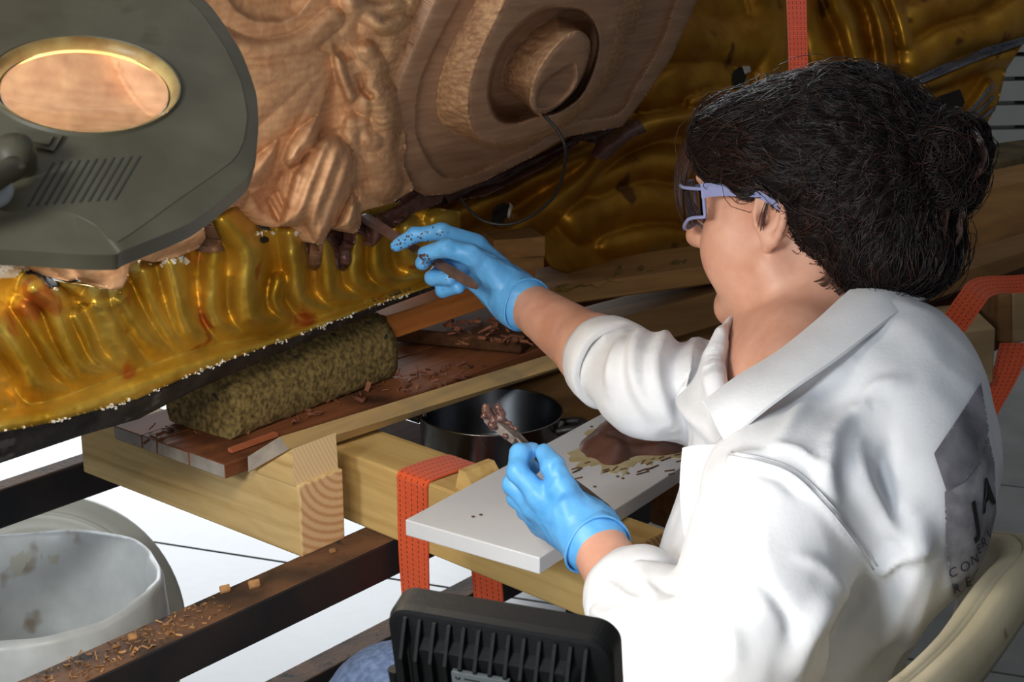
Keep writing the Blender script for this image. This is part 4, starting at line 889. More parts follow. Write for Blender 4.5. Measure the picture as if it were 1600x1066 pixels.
mk('bag', V, F, M_bag, bn, True)
p = Pz(12, 930, zb_ - 0.10); V, F = tube(spline([p + A3(-0.03, -0.01, -0.05), p, p + A3(0.035, 0.02, 0.02)], 12), [0.002, .004, .005, .006, .006, .006, .005, .005, .004, .003, .002, .001], 7); o = mk('brown_scrap', V, F, mat('brown_scrap', lin(104, 56, 30), rough=0.7), None, True); tag(o, 'brown scrap lying in the white bin bag', 'scrap')
# lid leaning behind the bin
lc = P(50, 1005, 2.60); ln = unit(unit(CAM - lc) + A3(-0.25, 0, 0.15)); RL = 0.255
ld = thing('bin_lid', 'round cream plastic lid leaning behind the waste bin', 'lid', lc)
V, F = lathe([(0.0001, 0.03), (RL * .55, 0.028), (RL * .72, 0.018), (RL * .76, 0.010), (RL * .80, 0.022), (RL * .90, 0.018), (RL * .93, 0.006), (RL * .985, 0.004), (RL, -0.004), (RL * .985, -0.016), (RL * .9, -0.010), (0.0001, 0.0)], lc, ln, 80); mk('lid_shell', V, F, M_bin, ld, True)
V, F = lathe([(RL * .83, 0.020), (RL * .845, 0.026), (RL * .86, 0.020)], lc, ln, 80); mk('raised_ring', V, F, M_bin, ld, True)

# ================================================================== FLOOD LIGHT
fc = P(783, 1042, 1.05); yaw = math.radians(20); tilt = math.radians(12)
ff = A3(math.sin(yaw) * math.cos(tilt), math.cos(yaw) * math.cos(tilt), math.sin(tilt)); fx = unit(np.cross(ff, Z)); fz = np.cross(fx, ff)
fW, fH = 0.162, 0.13; fc = P(600, 946, 1.075) + fx * fW / 2 - fz * fH / 2
M_flood = mat('black_cast_metal', lin(9, 9, 10), lin(13, 12, 12), rough=0.65, scale=40, bump=0.15, bscale=220)
fl_ = thing('flood_light', 'black ribbed work flood light with a grey label, seen from behind', 'light', fc)
def rrect(wd_, hg, r, n=8):
    pts = []
    for cx, cy, a0 in ((wd_ / 2 - r, hg / 2 - r, 0), (-wd_ / 2 + r, hg / 2 - r, 90), (-wd_ / 2 + r, -hg / 2 + r, 180), (wd_ / 2 - r, -hg / 2 + r, 270)):
        for k in range(n + 1): a = math.radians(a0 + 90 * k / n); pts.append((cx + r * math.cos(a), cy + r * math.sin(a)))
    return pts
def loft(secs, cap0=True, cap1=True):
    n = len(secs[0]); V = np.array([p for s_ in secs for p in s_]); F = [[i * n + j, i * n + (j + 1) % n, (i + 1) * n + (j + 1) % n, (i + 1) * n + j] for i in range(len(secs) - 1) for j in range(n)]
    if cap0: F.append(list(range(n))[::-1])
    if cap1: F.append([(len(secs) - 1) * n + j for j in range(n)])
    return V, F
def fp(x, y, dpt): return fc + fx * x + fz * y + ff * dpt
secs = []
for (s_, dpt, r) in ((0.0, 0.024, .016), (0.0, 0.006, .016), (0.003, 0.001, .016), (0.008, 0.0, .014), (0.036, -0.004, .012), (0.046, -0.012, .010)):
    secs.append([fp(x, y, dpt) for x, y in rrect(fW - s_, fH - s_, r)])
V, F = loft(secs); o = mk('housing', V, F, M_flood, fl_, False); fix_normals(o)
for k in range(13):
    x = -fW / 2 + 0.016 + k * (fW - 0.032) / 12
    ys = [(fH / 2 - 0.006, -0.001), (fH / 2 - 0.014, -0.006), (fH / 2 - 0.030, -0.015), (-fH / 2 + 0.030, -0.015), (-fH / 2 + 0.014, -0.006), (-fH / 2 + 0.006, -0.001)]
    V = []
    for y, dp in ys: V += [fp(x - 0.0012, y, dp - 0.002), fp(x + 0.0012, y, dp - 0.002), fp(x + 0.0018, y, dp + 0.006), fp(x - 0.0018, y, dp + 0.006)]
    F = [[i * 4 + j, i * 4 + (j + 1) % 4, (i + 1) * 4 + (j + 1) % 4, (i + 1) * 4 + j] for i in range(5) for j in range(4)] + [[3, 2, 1, 0], [20, 21, 22, 23]]
    o = mk('cooling_rib', np.array(V), F, M_flood, fl_); fix_normals(o)
M_lab = mat('grey_label', lin(128, 134, 134), lin(118, 124, 124), rough=0.5); M_ink = mat('label_ink', lin(30, 32, 32), rough=0.6)
lx0, lx1, ly1, ly0 = -0.027, 0.014, 0.0330, -0.012; dl = -0.0185
V, F = boxv(fp(lx0, ly0, dl), fx * (lx1 - lx0), fz * (ly1 - ly0), ff * 0.004); lb = mk('label', V, F, M_lab, fl_); fix_normals(lb)
def ink(nm, x0, y0, x1, y1):
    V, F = boxv(fp(x0, y0, dl - 0.0003), fx * (x1 - x0), fz * (y1 - y0), ff * 0.0006); o = mk(nm, V, F, M_ink, lb); fix_normals(o)
ink('printed_line', lx0 + 0.002, ly1 - 0.0098, lx0 + 0.025, ly1 - 0.0085)
for k in range(5): ink('printed_line', lx0 + 0.003, ly1 - 0.0125 - 0.0022 * k, lx0 + (0.016, 0.019, 0.013, 0.021, 0.017)[k], ly1 - 0.0120 - 0.0022 * k)
ink('printed_line', lx0 + 0.009, ly1 - 0.0046, lx0 + 0.0205, ly1 - 0.0036)
for k in range(3): ink('printed_mark', lx0 + 0.024 + 0.005 * k, ly1 - 0.0145, lx0 + 0.0275 + 0.005 * k, ly1 - 0.0128)
def arc_mark(nm, cx, cy, r, a0, a1, w_):
    an = np.radians(np.linspace(a0, a1, 13)); V = [fp(cx + r * math.cos(a), cy + r * math.sin(a), dl - 0.0003) for a in an] + [fp(cx + (r - w_) * math.cos(a), cy + (r - w_) * math.sin(a), dl - 0.0003) for a in an]
    o = mk(nm, np.array(V), [[i, i + 1, 14 + i, 13 + i] for i in range(12)], M_ink, lb); fix_normals(o)
arc_mark('letter_c', lx1 - 0.0072, ly1 - 0.0062, 0.0026, 65, 295, 0.0007); arc_mark('letter_e', lx1 - 0.0022, ly1 - 0.0062, 0.0026, 65, 295, 0.0007); ink('letter_e_bar', lx1 - 0.0047, ly1 - 0.0065, lx1 - 0.0026, ly1 - 0.0059)
arc_mark('printed_logo', lx0 + 0.0045, ly1 - 0.0038, 0.0019, 150, 390, 0.0011)
# lit front and its light
V, F = boxv(fp(-fW / 2 + 0.010, -fH / 2 + 0.010, 0.0245), fx * (fW - 0.02), fz * (fH - 0.02), ff * 0.001)
nt = NT('lit_led_panel'); nt.b.inputs['Emission Color'].default_value = (1, 0.97, 0.92, 1); nt.b.inputs['Emission Strength'].default_value = 4.0
o = mk('led_panel', V, F, nt.m, fl_); fix_normals(o)
LF = area('flood_beam', fp(0, 0, 0.028), fp(0, 0, 1.0), fW - 0.03, fH - 0.03, 0.9, (1.0, 0.97, 0.93))
V, F = tube([fp(-fW / 2 - 0.004, 0, 0.01), fp(-fW / 2 - 0.004, -fH / 2 - 0.02, 0.01), fp(fW / 2 + 0.004, -fH / 2 - 0.02, 0.01), fp(fW / 2 + 0.004, 0, 0.01)], 0.005, 8); mk('bracket', V, F, M_flood, fl_)
pb0 = fp(0, -fH / 2 - 0.02, 0.01); V, F = tube([pb0, A3(pb0[0], pb0[1], 0.02)], 0.011, 12); mk('stand_pole', V, F, M_flood, fl_, True)
for k in range(3):
    a = math.radians(90 + 120 * k); V, F = tube([A3(pb0[0], pb0[1], 0.16), A3(pb0[0] + 0.22 * math.cos(a), pb0[1] + 0.22 * math.sin(a), 0.008)], 0.008, 8); mk('stand_leg', V, F, M_flood, fl_)

# ================================================================== MAGNIFIER LAMP
mc = P(133, 133, 1.12); vv = unit(CAM - mc); iu = unit(UPV - vv * (UPV @ vv)); nM = unit(vv * math.sin(math.radians(31)) + iu * math.cos(math.radians(31)))
m1 = unit(XV - nM * (XV @ nM)); m2 = np.cross(nM, m1)
M_mag = mat('grubby_grey_plastic', lin(98, 91, 70), lin(118, 112, 90), rough=0.5, scale=14, bump=0.08, bscale=80, spots=(13, 0.68, lin(98, 88, 62)))
M_mag_in = mat('yellowed_ring', lin(196, 172, 110), lin(150, 110, 56), rough=0.4, scale=30)
def mp(px, py, off): return Ppl(px, py, mc + nM * off, nM)
topo = [(150, -80), (245, -40), (310, 15), (352, 75), (377, 130), (386, 180), (380, 222), (362, 252), (275, 314), (183, 378), (150, 352), (115, 334), (60, 328), (0, 326), (-120, 335), (-230, 250), (-262, 110), (-215, -10), (-110, -90), (20, -115)]
outo = [(155, -90), (262, -42), (330, 22), (375, 90), (399, 155), (403, 205), (399, 250), (382, 292), (300, 358), (196, 402), (180, 410), (130, 410), (70, 406), (0, 402), (-135, 400), (-265, 290), (-290, 110), (-240, -30), (-120, -110), (20, -135)]
tri = [(a[0] * .5 + b[0] * .5, a[1] * .5 + b[1] * .5) for a, b in zip(topo, outo)]
def ringpts(pl, off, n=120):
    q = np.array([mp(*p, off) for p in pl + [pl[0]]]); return q
lm = thing('magnifier_lamp', 'grubby grey magnifying lamp head with an oval looking glass lens', 'magnifier lamp', mc)
rT = ringpts(topo, 0.0)[:-1]; rO = ringpts(outo, -0.010)[:-1] + nM * 0.006; rO2 = [p - nM * 0.022 for p in rO]; nK = len(topo)
sm = lambda R_, n: spline(np.vstack([R_, R_[:1]]), n + 1)[:-1]
nS = 140
def lin_res(R_, n):
    R_ = np.vstack([R_, R_[:1]]); t = np.linspace(0, len(R_) - 1, n + 1)[:-1]; return np.array([np.array([np.interp(x, range(len(R_)), R_[:, k]) for k in range(3)]) for x in t])
sT = 0.5 * sm(rT, nS) + 0.5 * lin_res(rT, nS); sO = 0.6 * sm(rO, nS) + 0.4 * lin_res(rO, nS)
RLn = 0.0625; lcn = mc
def circ(r, off): return np.array([lcn + nM * off + r * (math.cos(a) * m1 + math.sin(a) * m2) for a in np.linspace(0, 2 * math.pi, nS + 1)[:-1]])
ang = np.array([math.atan2((p - mc) @ m2, (p - mc) @ m1) for p in sT]); cir = lambda r, off: np.array([lcn + nM * off + r * (math.cos(a) * m1 + math.sin(a) * m2) for a in ang])
secs = [cir(RLn + 0.004, -0.012), cir(RLn + 0.003, 0.0005), cir(RLn + 0.0045, 0.0025), cir(RLn + 0.006, 0.0005), cir(RLn + 0.0075, 0.0), sT, sT * .97 + sO * .03 - nM * 0.0004, sO * .96 + sT * .04, sO, sO - nM * 0.012, (sO - nM * 0.016) * .9 + cir(RLn, -0.026) * .1, cir(RLn + 0.030, -0.026), cir(RLn + 0.026, -0.014), cir(RLn + 0.004, -0.012)]
V, F = loft(secs, False, False); o = mk('housing', V, F, M_mag, lm, True); fix_normals(o)
try: o.data.set_sharp_from_angle(angle=math.radians(24))
except Exception: pass
V, F = lathe([(RLn + 0.0035, 0.002), (RLn + 0.0005, 0.001), (RLn - 0.0025, -0.005), (RLn - 0.003, -0.011), (RLn + 0.0035, -0.012)], mc, nM, 72); mk('lens_ring', V, F, M_mag_in, lm, True)
nt = NT('lens_glass'); nt.b.inputs['Transmission Weight'].default_value = 1.0; nt.b.inputs['Roughness'].default_value = 0.0; nt.b.inputs['IOR'].default_value = 1.5; nt.b.inputs['Base Color'].default_value = (1, 0.99, 0.96, 1)
pf = []; Rl = RLn - 0.0025
for t in np.linspace(0.002, 1, 22): pf.append((Rl * t, 0.0026 * (1 - t * t) - 0.005))
for t in np.linspace(1, 0.002, 22): pf.append((Rl * t, -0.0016 * (1 - t * t) - 0.008))
V, F = lathe(pf, mc, nM, 96); n_ = 96
F += [list(range(n_))[::-1], [(len(pf) - 1) * n_ + j for j in range(n_)]]
o = mk('lens', V, F, nt.m, lm, True); fix_normals(o)
V, F = lathe([(RLn + 0.010, -0.014), (RLn + 0.015, -0.022), (RLn + 0.020, -0.014)], mc, nM, 64)
nt = NT('lit_ring_tube'); nt.b.inputs['Emission Color'].default_value = (1, 0.90, 0.74, 1); nt.b.inputs['Emission Strength'].default_value = 210.0
mk('ring_tube', V, F, nt.m, lm, True)
M_slot = mat('vent_shadow_plastic', lin(70, 70, 60), rough=0.8)  # darker strips stand in for the shade inside the vent slots
for k in range(11):
    xa = 44 + 13.5 * k; ya = 322 - 1.0 * k; a = mp(xa, ya, 0.0003); b = mp(xa + 40, ya - 68 - (k % 2), 0.0003); s_ = unit(np.cross(b - a, nM)) * 0.0007
    V, F = boxv(a - s_ - nM * 0.001, b - a, s_ * 2, nM * 0.0011); o = mk('vent_shade_strip', V, F, M_slot, lm); fix_normals(o)
V = np.array([mp(x, y, h) for h in (-0.001, 0.0025) for x, y in ((28, 200), (98, 212), (84, 236), (22, 222))]); o = mk('switch_plate', V, [[0, 1, 2, 3], [7, 6, 5, 4], [0, 4, 5, 1], [1, 5, 6, 2], [2, 6, 7, 3], [3, 7, 4, 0]], M_mag, lm); fix_normals(o)
V = np.array([mp(x, y, h) for h in (0.002, 0.0045) for x, y in ((34, 205), (84, 213), (76, 226), (30, 217))]); o2_ = mk('switch', V, [[0, 1, 2, 3], [7, 6, 5, 4], [0, 4, 5, 1], [1, 5, 6, 2], [2, 6, 7, 3], [3, 7, 4, 0]], M_mag, o); fix_normals(o2_)
V, F = lathe([(0.014, -0.001), (0.014, 0.010), (0.011, 0.020), (0.0001, 0.022)], mp(24, 262, 0.0), nM, 28); mk('arm_socket', V, F, M_mag, lm, True)
V, F = lathe([(0.0001, 0.0), (0.011, 0.001), (0.012, 0.008), (0.009, 0.012), (0.0001, 0.013)], mp(-8, 300, 0.008), unit(vv + nM * .4), 28); mk('knob', V, F, mat('pale_knob', lin(196, 200, 204), rough=0.35), lm, True)
ar = [mp(24, 262, 0.016), mp(-60, 300, 0.03), mp(-260, 330, 0.03), mp(-420, 330, 0.0)]
V, F = tube(spline(ar, 20), 0.008, 10); mk('arm', V, F, M_mag, lm, True)
pe = ar[-1]; V, F = tube([pe, A3(pe[0] - 0.02, pe[1], 0.03)], 0.012, 12); mk('stand_pole', V, F, M_mag, lm, True)
V, F = lathe([(0.0001, 0), (0.16, 0), (0.16, 0.02), (0.03, 0.035), (0.0001, 0.035)], (pe[0] - 0.02, pe[1], 0), Z, 40); mk('stand_base', V, F, M_mag, lm, True)

# ================================================================== CHAIR
M_chair = mat('cream_chair_plastic', lin(196, 184, 154), lin(180, 168, 138), rough=0.5, scale=10, spots=(40, 0.7, lin(150, 132, 100)))
ch = thing('plastic_chair', 'cream plastic garden chair under the seated woman', 'chair', (0.25, 1.40, 0))
# backrest shell: rim swept round her back, then down to the seat
rim = [P(1378, 1108, 1.18), P(1438, 1062, 1.22), P(1500, 1000, 1.28), P(1558, 920, 1.35), P(1596, 872, 1.44), P(1584, 846, 1.56), P(1540, 840, 1.66)]
rim = spline(rim, 40); G = []
cin = A3(0.18, 1.40, 0)
for k, (dz, sh) in enumerate(((0.0, 0.0), (0.006, -0.006), (0.004, -0.016), (-0.006, -0.022), (-0.05, -0.030), (-0.14, -0.04), (-0.24, -0.05))):
    row = []
    for p in rim:
        dirn = unit((p - cin) * A3(1, 1, 0)); row.append(p + dirn * sh + Z * dz)
    G.append(row)
V, F = grid(np.array(G), A3(0, 0, 0)); 
Gn = np.array(G); outw = np.array([[unit((p - cin) * A3(1, 1, 0)) for p in row] for row in Gn])
V, F = grid(Gn, (outw * 0.004).reshape(-1, 3)); o = mk('backrest', V, F, M_chair, ch, True); fix_normals(o)
# broad rim lip turned outwards
G2 = []
for a, b in ((0.0, 0.006), (0.012, 0.0055), (0.022, -0.002), (0.026, -0.014), (0.024, -0.026)):
    G2.append([p + unit((p - cin) * A3(1, 1, 0)) * a + Z * b for p in rim])
V, F = grid(np.array(G2), A3(0, 0, -0.004)); o = mk('back_rim', V, F, M_chair, ch, True); fix_normals(o)
seat = spline([A3(-0.02, 1.24, 0.43), A3(0.15, 1.20, 0.44), A3(0.36, 1.25, 0.43), A3(0.42, 1.42, 0.42), A3(0.36, 1.60, 0.43), A3(0.15, 1.63, 0.44), A3(-0.02, 1.58, 0.43), A3(-0.04, 1.41, 0.43), A3(-0.02, 1.24, 0.43)], 49)[:-1]
V = np.vstack([seat, seat - Z * 0.03]); n_ = len(seat); o = mk('seat', V, [list(range(n_)), [n_ + i for i in range(n_)][::-1]] + [[i, n_ + i, n_ + (i + 1) % n_, (i + 1) % n_] for i in range(n_)], M_chair, ch); fix_normals(o)
for x, y, sx, sy in ((0.0, 1.26, -1, -1), (0.0, 1.57, -1, 1), (0.36, 1.28, 1, -1), (0.36, 1.56, 1, 1)):
    V, F = tube([A3(x, y, 0.41), A3(x + 0.03 * sx, y + 0.03 * sy, 0.004)], [0.024, 0.016], 10); mk('leg', V, F, M_chair, ch, True)
# ================================================================== PERSON
M_skin = mat('skin', lin(198, 144, 120), lin(212, 162, 138), rough=0.48, scale=30, bump=0.06, bscale=300)
M_skin.node_tree.nodes['Principled BSDF'].inputs['Subsurface Weight'].default_value = 0.12
M_skin.node_tree.nodes['Principled BSDF'].inputs['Subsurface Radius'].default_value = (0.01, 0.004, 0.002)
M_coat = mat('white_cotton', lin(222, 224, 228), lin(214, 216, 220), rough=0.85, scale=30, bump=0.12, bscale=260)
M_glove = mat('blue_nitrile', lin(84, 160, 222), lin(98, 172, 232), rough=0.42, scale=40, bump=0.35, bscale=70)
M_jean = mat('denim', lin(58, 76, 108), lin(84, 102, 136), rough=0.85, scale=160, bump=0.4, bscale=400)
M_hair = None

# joints
NK = P(1288, 530, 1.57); LS = P(1222, 775, 1.375); RS = P(1250, 612, 1.775)
LE = P(1098, 1120, 1.345); LW = P(925, 838, 1.545)
RE = P(1000, 600, 1.625); RW = P(818, 472, 1.835)
CH = A3(0.305, 1.475, 0.93); WS = A3(0.250, 1.425, 0.74); PV = A3(0.205, 1.40, 0.57)
LH = PV + A3(-0.01, -0.085, -0.01); RH = PV + A3(-0.01, 0.085, -0.01)
LK = P(628, 1125, 1.45); RK = P(800, 1075, 1.80)
LA = LK + A3(0.06, 0.02, -LK[2] + 0.09); RA_ = RK + A3(0.05, 0.03, -RK[2] + 0.09)

# head frame
yaw_h, pit_h = math.radians(39), math.radians(9)
hf = unit(A3(-math.cos(yaw_h) * math.cos(pit_h), math.sin(yaw_h) * math.cos(pit_h), -math.sin(pit_h)))
hl = unit(np.cross(Z, hf)); hl = unit(hl + Z * 0.05); hl = unit(hl - hf * (hl @ hf)); hu = np.cross(hf, hl)
HR = np.stack([hf, hl, hu], 1)
EARL = A3(-0.014, 0.072, -0.012)
HC = P(1204, 352, 1.53) - HR @ EARL
def hp(f, l, u): return HC + HR @ A3(f, l, u)

# hand joints (pixel column, row, distance)
def hpts(lst, dd=0): return [P(x, y, d + dd) for x, y, d in lst]
RHAND = dict(
 index=([(744, 380, 1.90), (690, 362, 1.885), (648, 367, 1.895), (620, 384, 1.905)], [.0115, .0100, .0092, .0078]),
 middle=([(745, 394, 1.915), (692, 392, 1.915), (668, 400, 1.90), (660, 412, 1.885)], [.0115, .0105, .0095, .0085]),
 ring=([(748, 412, 1.925), (690, 420, 1.93), (676, 434, 1.905), (702, 436, 1.885)], [.011, .0100, .0092, .0085]),
 pinky=([(752, 432, 1.93), (706, 444, 1.935), (692, 454, 1.912), (716, 450, 1.89)], [.010, .0092, .0085, .0075]),
 thumb=([(786, 432, 1.875), (735, 398, 1.852), (698, 388, 1.848), (664, 396, 1.858)], [.0165, .0125, .0112, .0088]))
RPALM = [((815, 470, 1.88), (748, 388, 1.905), .024, .013), ((815, 472, 1.88), (748, 402, 1.915), .024, .014), ((815, 474, 1.885), (752, 418, 1.925), .024, .014), ((812, 478, 1.885), (758, 436, 1.925), .022, .013), ((808, 470, 1.875), (745, 405, 1.87), .022, .014), ((800, 478, 1.88), (745, 440, 1.895), .02, .013)]
RDD = -0.045
LHAND = dict(
 index=([(842, 772, 1.545), (808, 738, 1.545), (812, 708, 1.560), (832, 704, 1.572)], [.0120, .0105, .0098, .0085]),
 middle=([(834, 790, 1.560), (802, 758, 1.570), (810, 734, 1.590), (832, 730, 1.595)], [.0120, .0108, .0098, .0085]),
 ring=([(836, 806, 1.578), (808, 778, 1.592), (818, 762, 1.610), (838, 760, 1.605)], [.0115, .0102, .0095, .0085]),
 pinky=([(846, 820, 1.592), (822, 798, 1.61), (830, 786, 1.622), (846, 786, 1.615)], [.0105, .0095, .0088, .008]),
 thumb=([(893, 800, 1.545), (878, 762, 1.532), (864, 730, 1.538), (850, 706, 1.555)], [.0170, .0135, .0118, .0088]))
LPALM = [((922, 835, 1.545), (845, 776, 1.548), .026, .0145), ((922, 838, 1.55), (838, 792, 1.562), .026, .0145), ((920, 840, 1.56), (842, 806, 1.58), .025, .0145), ((916, 842, 1.565), (850, 820, 1.592), .024, .0135), ((915, 830, 1.545), (880, 775, 1.54), .026, .017)]
LDD = 0.0
def build_hand(fd, fingers, palm, dd, inset, k=0.011):
    for a, b, ra, rb in palm: fd.cone(P(a[0], a[1], a[2] + dd), P(b[0], b[1], b[2] + dd), ra - inset, rb - inset, k)
    for nm, (pts, rad) in fingers.items():
        q = hpts(pts, dd); f2 = None
        for i in range(3): fd.cone(q[i], q[i + 1], rad[i] - inset, rad[i + 1] - inset, 0.0045 if i else 0.007)

def nonuni(lo, hi, a, b, fine, coarse):
    return np.concatenate([np.arange(lo, a, coarse), np.arange(a, b, fine), np.arange(b, hi + coarse, coarse)])
hmin = HC - A3(0.15, 0.13, 0.16); hmax = HC + A3(0.11, 0.13, 0.14)
bd = Field([nonuni(-0.22, 0.50, hmin[0], hmax[0], 0.0024, 0.0062), nonuni(1.10, 1.96, hmin[1], hmax[1], 0.0026, 0.0062), nonuni(-0.0, 1.33, hmin[2], hmax[2], 0.0024, 0.007)])
# torso, arms, legs
bd.ell(CH, np.stack([unit(A3(-1, 0.1, -0.2)), unit(A3(0.1, 1, 0)), unit(A3(-0.2, 0, 1))], 1), (0.095, 0.155, 0.17), 0.04)
bd.ell(WS, np.eye(3), (0.095, 0.14, 0.14), 0.06); bd.ell(PV, np.eye(3), (0.12, 0.17, 0.11), 0.06)
bd.cone(NK, LS + A3(0, 0.03, -0.01), 0.05, 0.048, 0.03); bd.cone(NK, RS + A3(0, -0.03, 0), 0.05, 0.048, 0.03)
bd.chain([LS, LE, LW], [0.046, 0.040, 0.0275], 0.02); bd.chain([RS, RE], [0.046, 0.041], 0.02)
bd.chain([RE, RE + (RW - RE) * 0.35, RW], [0.041, 0.0395, 0.0265], 0.015)
bd.chain([LH, LK, LA], [0.075, 0.055, 0.04], 0.03); bd.chain([RH, RK, RA_], [0.075, 0.055, 0.04], 0.03)
bd.cone(LA, LA + A3(-0.15, 0.03, -0.05), 0.04, 0.028, 0.02); bd.cone(RA_, RA_ + A3(-0.15, 0.05, -0.05), 0.04, 0.028, 0.02)
build_hand(bd, RHAND, RPALM, RDD, 0.0035); build_hand(bd, LHAND, LPALM, LDD, 0.0035)
# neck and head
bd.cone(hp(-0.028, 0, -0.055), NK, 0.054, 0.060, 0.02); bd.cone(hp(0.035, 0, -0.088), NK + A3(-0.055, 0.0, -0.02), 0.026, 0.03, 0.03)
bd.cone(hp(-0.005, 0.044, -0.055), NK + A3(-0.045, -0.01, 0.0), 0.014, 0.012, 0.02)
hr = lambda c, r, k=0.012, sub=False: bd.ell(hp(*c), HR, r, k, sub)
hr((-0.018, 0, 0.035), (0.100, 0.074, 0.092), 0.01)
hr((0.030, 0, -0.030), (0.064, 0.060, 0.085), 0.025)
bd.cone(hp(0.0, 0.052, -0.060), hp(0.070, 0.016, -0.104), 0.020, 0.018, 0.025); bd.cone(hp(0.0, -0.052, -0.060), hp(0.070, -0.016, -0.104), 0.020, 0.018, 0.025)
hr((0.074, 0, -0.106), (0.020, 0.022, 0.016), 0.018)
for s in (1, -1):
    hr((0.050, s * 0.038, -0.042), (0.036, 0.029, 0.042), 0.022)      # cheeks
    hr((0.058, s * 0.034, 0.036), (0.030, 0.030, 0.014), 0.018)      # brows
    hr((0.094, s * 0.032, 0.012), (0.016, 0.016, 0.013), 0.012, True)  # sockets
    hr((0.074, s * 0.032, 0.010), (0.0135, 0.0135, 0.0125), 0.003)     # eyeballs
    hr((0.078, s * 0.032, 0.018), (0.013, 0.016, 0.006), 0.006)        # upper lids
    hr((0.103, s * 0.012, -0.034), (0.013, 0.008, 0.009), 0.008)       # nostril wings
    bd.cone(hp(0.110, s * 0.007, -0.043), hp(0.104, s * 0.008, -0.034), 0.0032, 0.003, 0.002, True)
bd.cone(hp(0.090, 0, 0.022), hp(0.118, 0, -0.028), 0.009, 0.0115, 0.014)
hr((0.118, 0, -0.031), (0.012, 0.011, 0.010), 0.008)
for s in (1, -1):
    bd.cone(hp(0.090, 0, -0.060), hp(0.076, s * 0.022, -0.064), 0.0072, 0.004, 0.007); bd.cone(hp(0.088, 0, -0.073), hp(0.076, s * 0.020, -0.067), 0.0078, 0.004, 0.007)
bd.cone(hp(0.098, 0.02, -0.0665), hp(0.098, -0.02, -0.0665), 0.003, 0.003, 0.002, True)
# ears: shell, rim, hollow, lobe
for s in (1, -1):
    ex = EARL[1] * s
    ER = np.stack([unit(HR @ A3(0.95, 0.30 * s, 0.1)), unit(HR @ A3(-0.30, 0.95 * s, 0)), unit(HR @ A3(-0.1, 0, 1))], 1)
    bd.ell(hp(-0.018, ex + s * 0.002, 0.000), ER, (0.020, 0.0065, 0.032), 0.006)
    rimp = [hp(-0.003, ex, 0.016), hp(-0.012, ex + s * 0.006, 0.030), hp(-0.026, ex + s * 0.011, 0.029), hp(-0.037, ex + s * 0.012, 0.010), hp(-0.033, ex + s * 0.010, -0.010), hp(-0.020, ex + s * 0.005, -0.028)]
    rq = spline(rimp, 12); bd.chain(list(rq), [0.0042] * 12, 0.003)
    bd.cone(hp(-0.014, ex + s * 0.003, -0.026), hp(-0.008, ex, -0.034), 0.0085, 0.006, 0.005)
    bd.ell(hp(-0.014, ex + s * 0.009, 0.006), ER, (0.011, 0.006, 0.018), 0.003, True)
    bd.ell(hp(-0.008, ex + s * 0.004, -0.006), ER, (0.006, 0.010, 0.007), 0.003, True)
    bd.cone(hp(0.000, ex + s * 0.001, -0.004), hp(-0.001, ex + s * 0.002, -0.010), 0.0055, 0.005, 0.004)
Vb, Fb = bd.mesh(2)
person = mk('person', Vb, Fb, M_skin, None, True)
tag(person, 'dark haired woman in a white coat and blue gloves seated at the sculpture', 'person')

# gloves
GV = []
def glove(name, fingers, palm, dd, wrist, arm, cr, lab):
    q = [p for v in fingers.values() for p in hpts(v[0], dd)] + [wrist]; lo = np.min(q, 0) - 0.045; hi = np.max(q, 0) + 0.045
    fd = Field(uax(lo, hi, 0.0017)); build_hand(fd, fingers, palm, dd, 0.0); ax = unit(arm - wrist)
    fd.cone(wrist - ax * 0.022, wrist + ax * 0.012, 0.026, cr, 0.015)
    V, F = fd.mesh(2); N = vnormals(V, F)
    w_ = fbm(V, 70, 5, 3) * 0.0007 + np.sin((V @ ax) * 420 + 5 * fbm(V, 40, 3, 2)) * 0.0006 * np.clip(1 - np.abs((V - wrist) @ ax + 0.018) / 0.03, 0, 1)
    V = V + N * w_[:, None]
    o = mk(name, V, F, M_glove, person, True); o['label'] = lab; GV.append((V, F, o))
    # rolled cuff
    c = wrist + ax * 0.014; rr_ = cr + 0.0015; e_ = unit(np.cross(ax, Z)); g_ = np.cross(ax, e_)
    pts = [c + rr_ * (math.cos(a) * e_ + math.sin(a) * g_) * (1 + 0.03 * math.sin(3 * a)) + ax * 0.003 * math.sin(2 * a + 1) for a in np.linspace(0, 2 * math.pi, 49)]
    G = np.array([[p + ax * s_ + unit(p - c) * t_ for p in pts] for s_, t_ in ((-0.022, -0.0035), (-0.012, -0.0008), (0, 0.0008), (0.004, 0.0022), (0.0058, 0.0012), (0.004, -0.0004))])
    V, F = grid(G); o2_ = mk('cuff', V, F, M_glove, o, True)
    return o
glove('glove', RHAND, RPALM, RDD, P(812, 470, 1.835), P(925, 548, 1.71), 0.0295, 'blue nitrile glove on the reaching hand, flecked with putty')
glove('glove', LHAND, LPALM, LDD, P(922, 836, 1.545), LE, 0.0315, 'blue nitrile glove on the hand holding the palette knife')

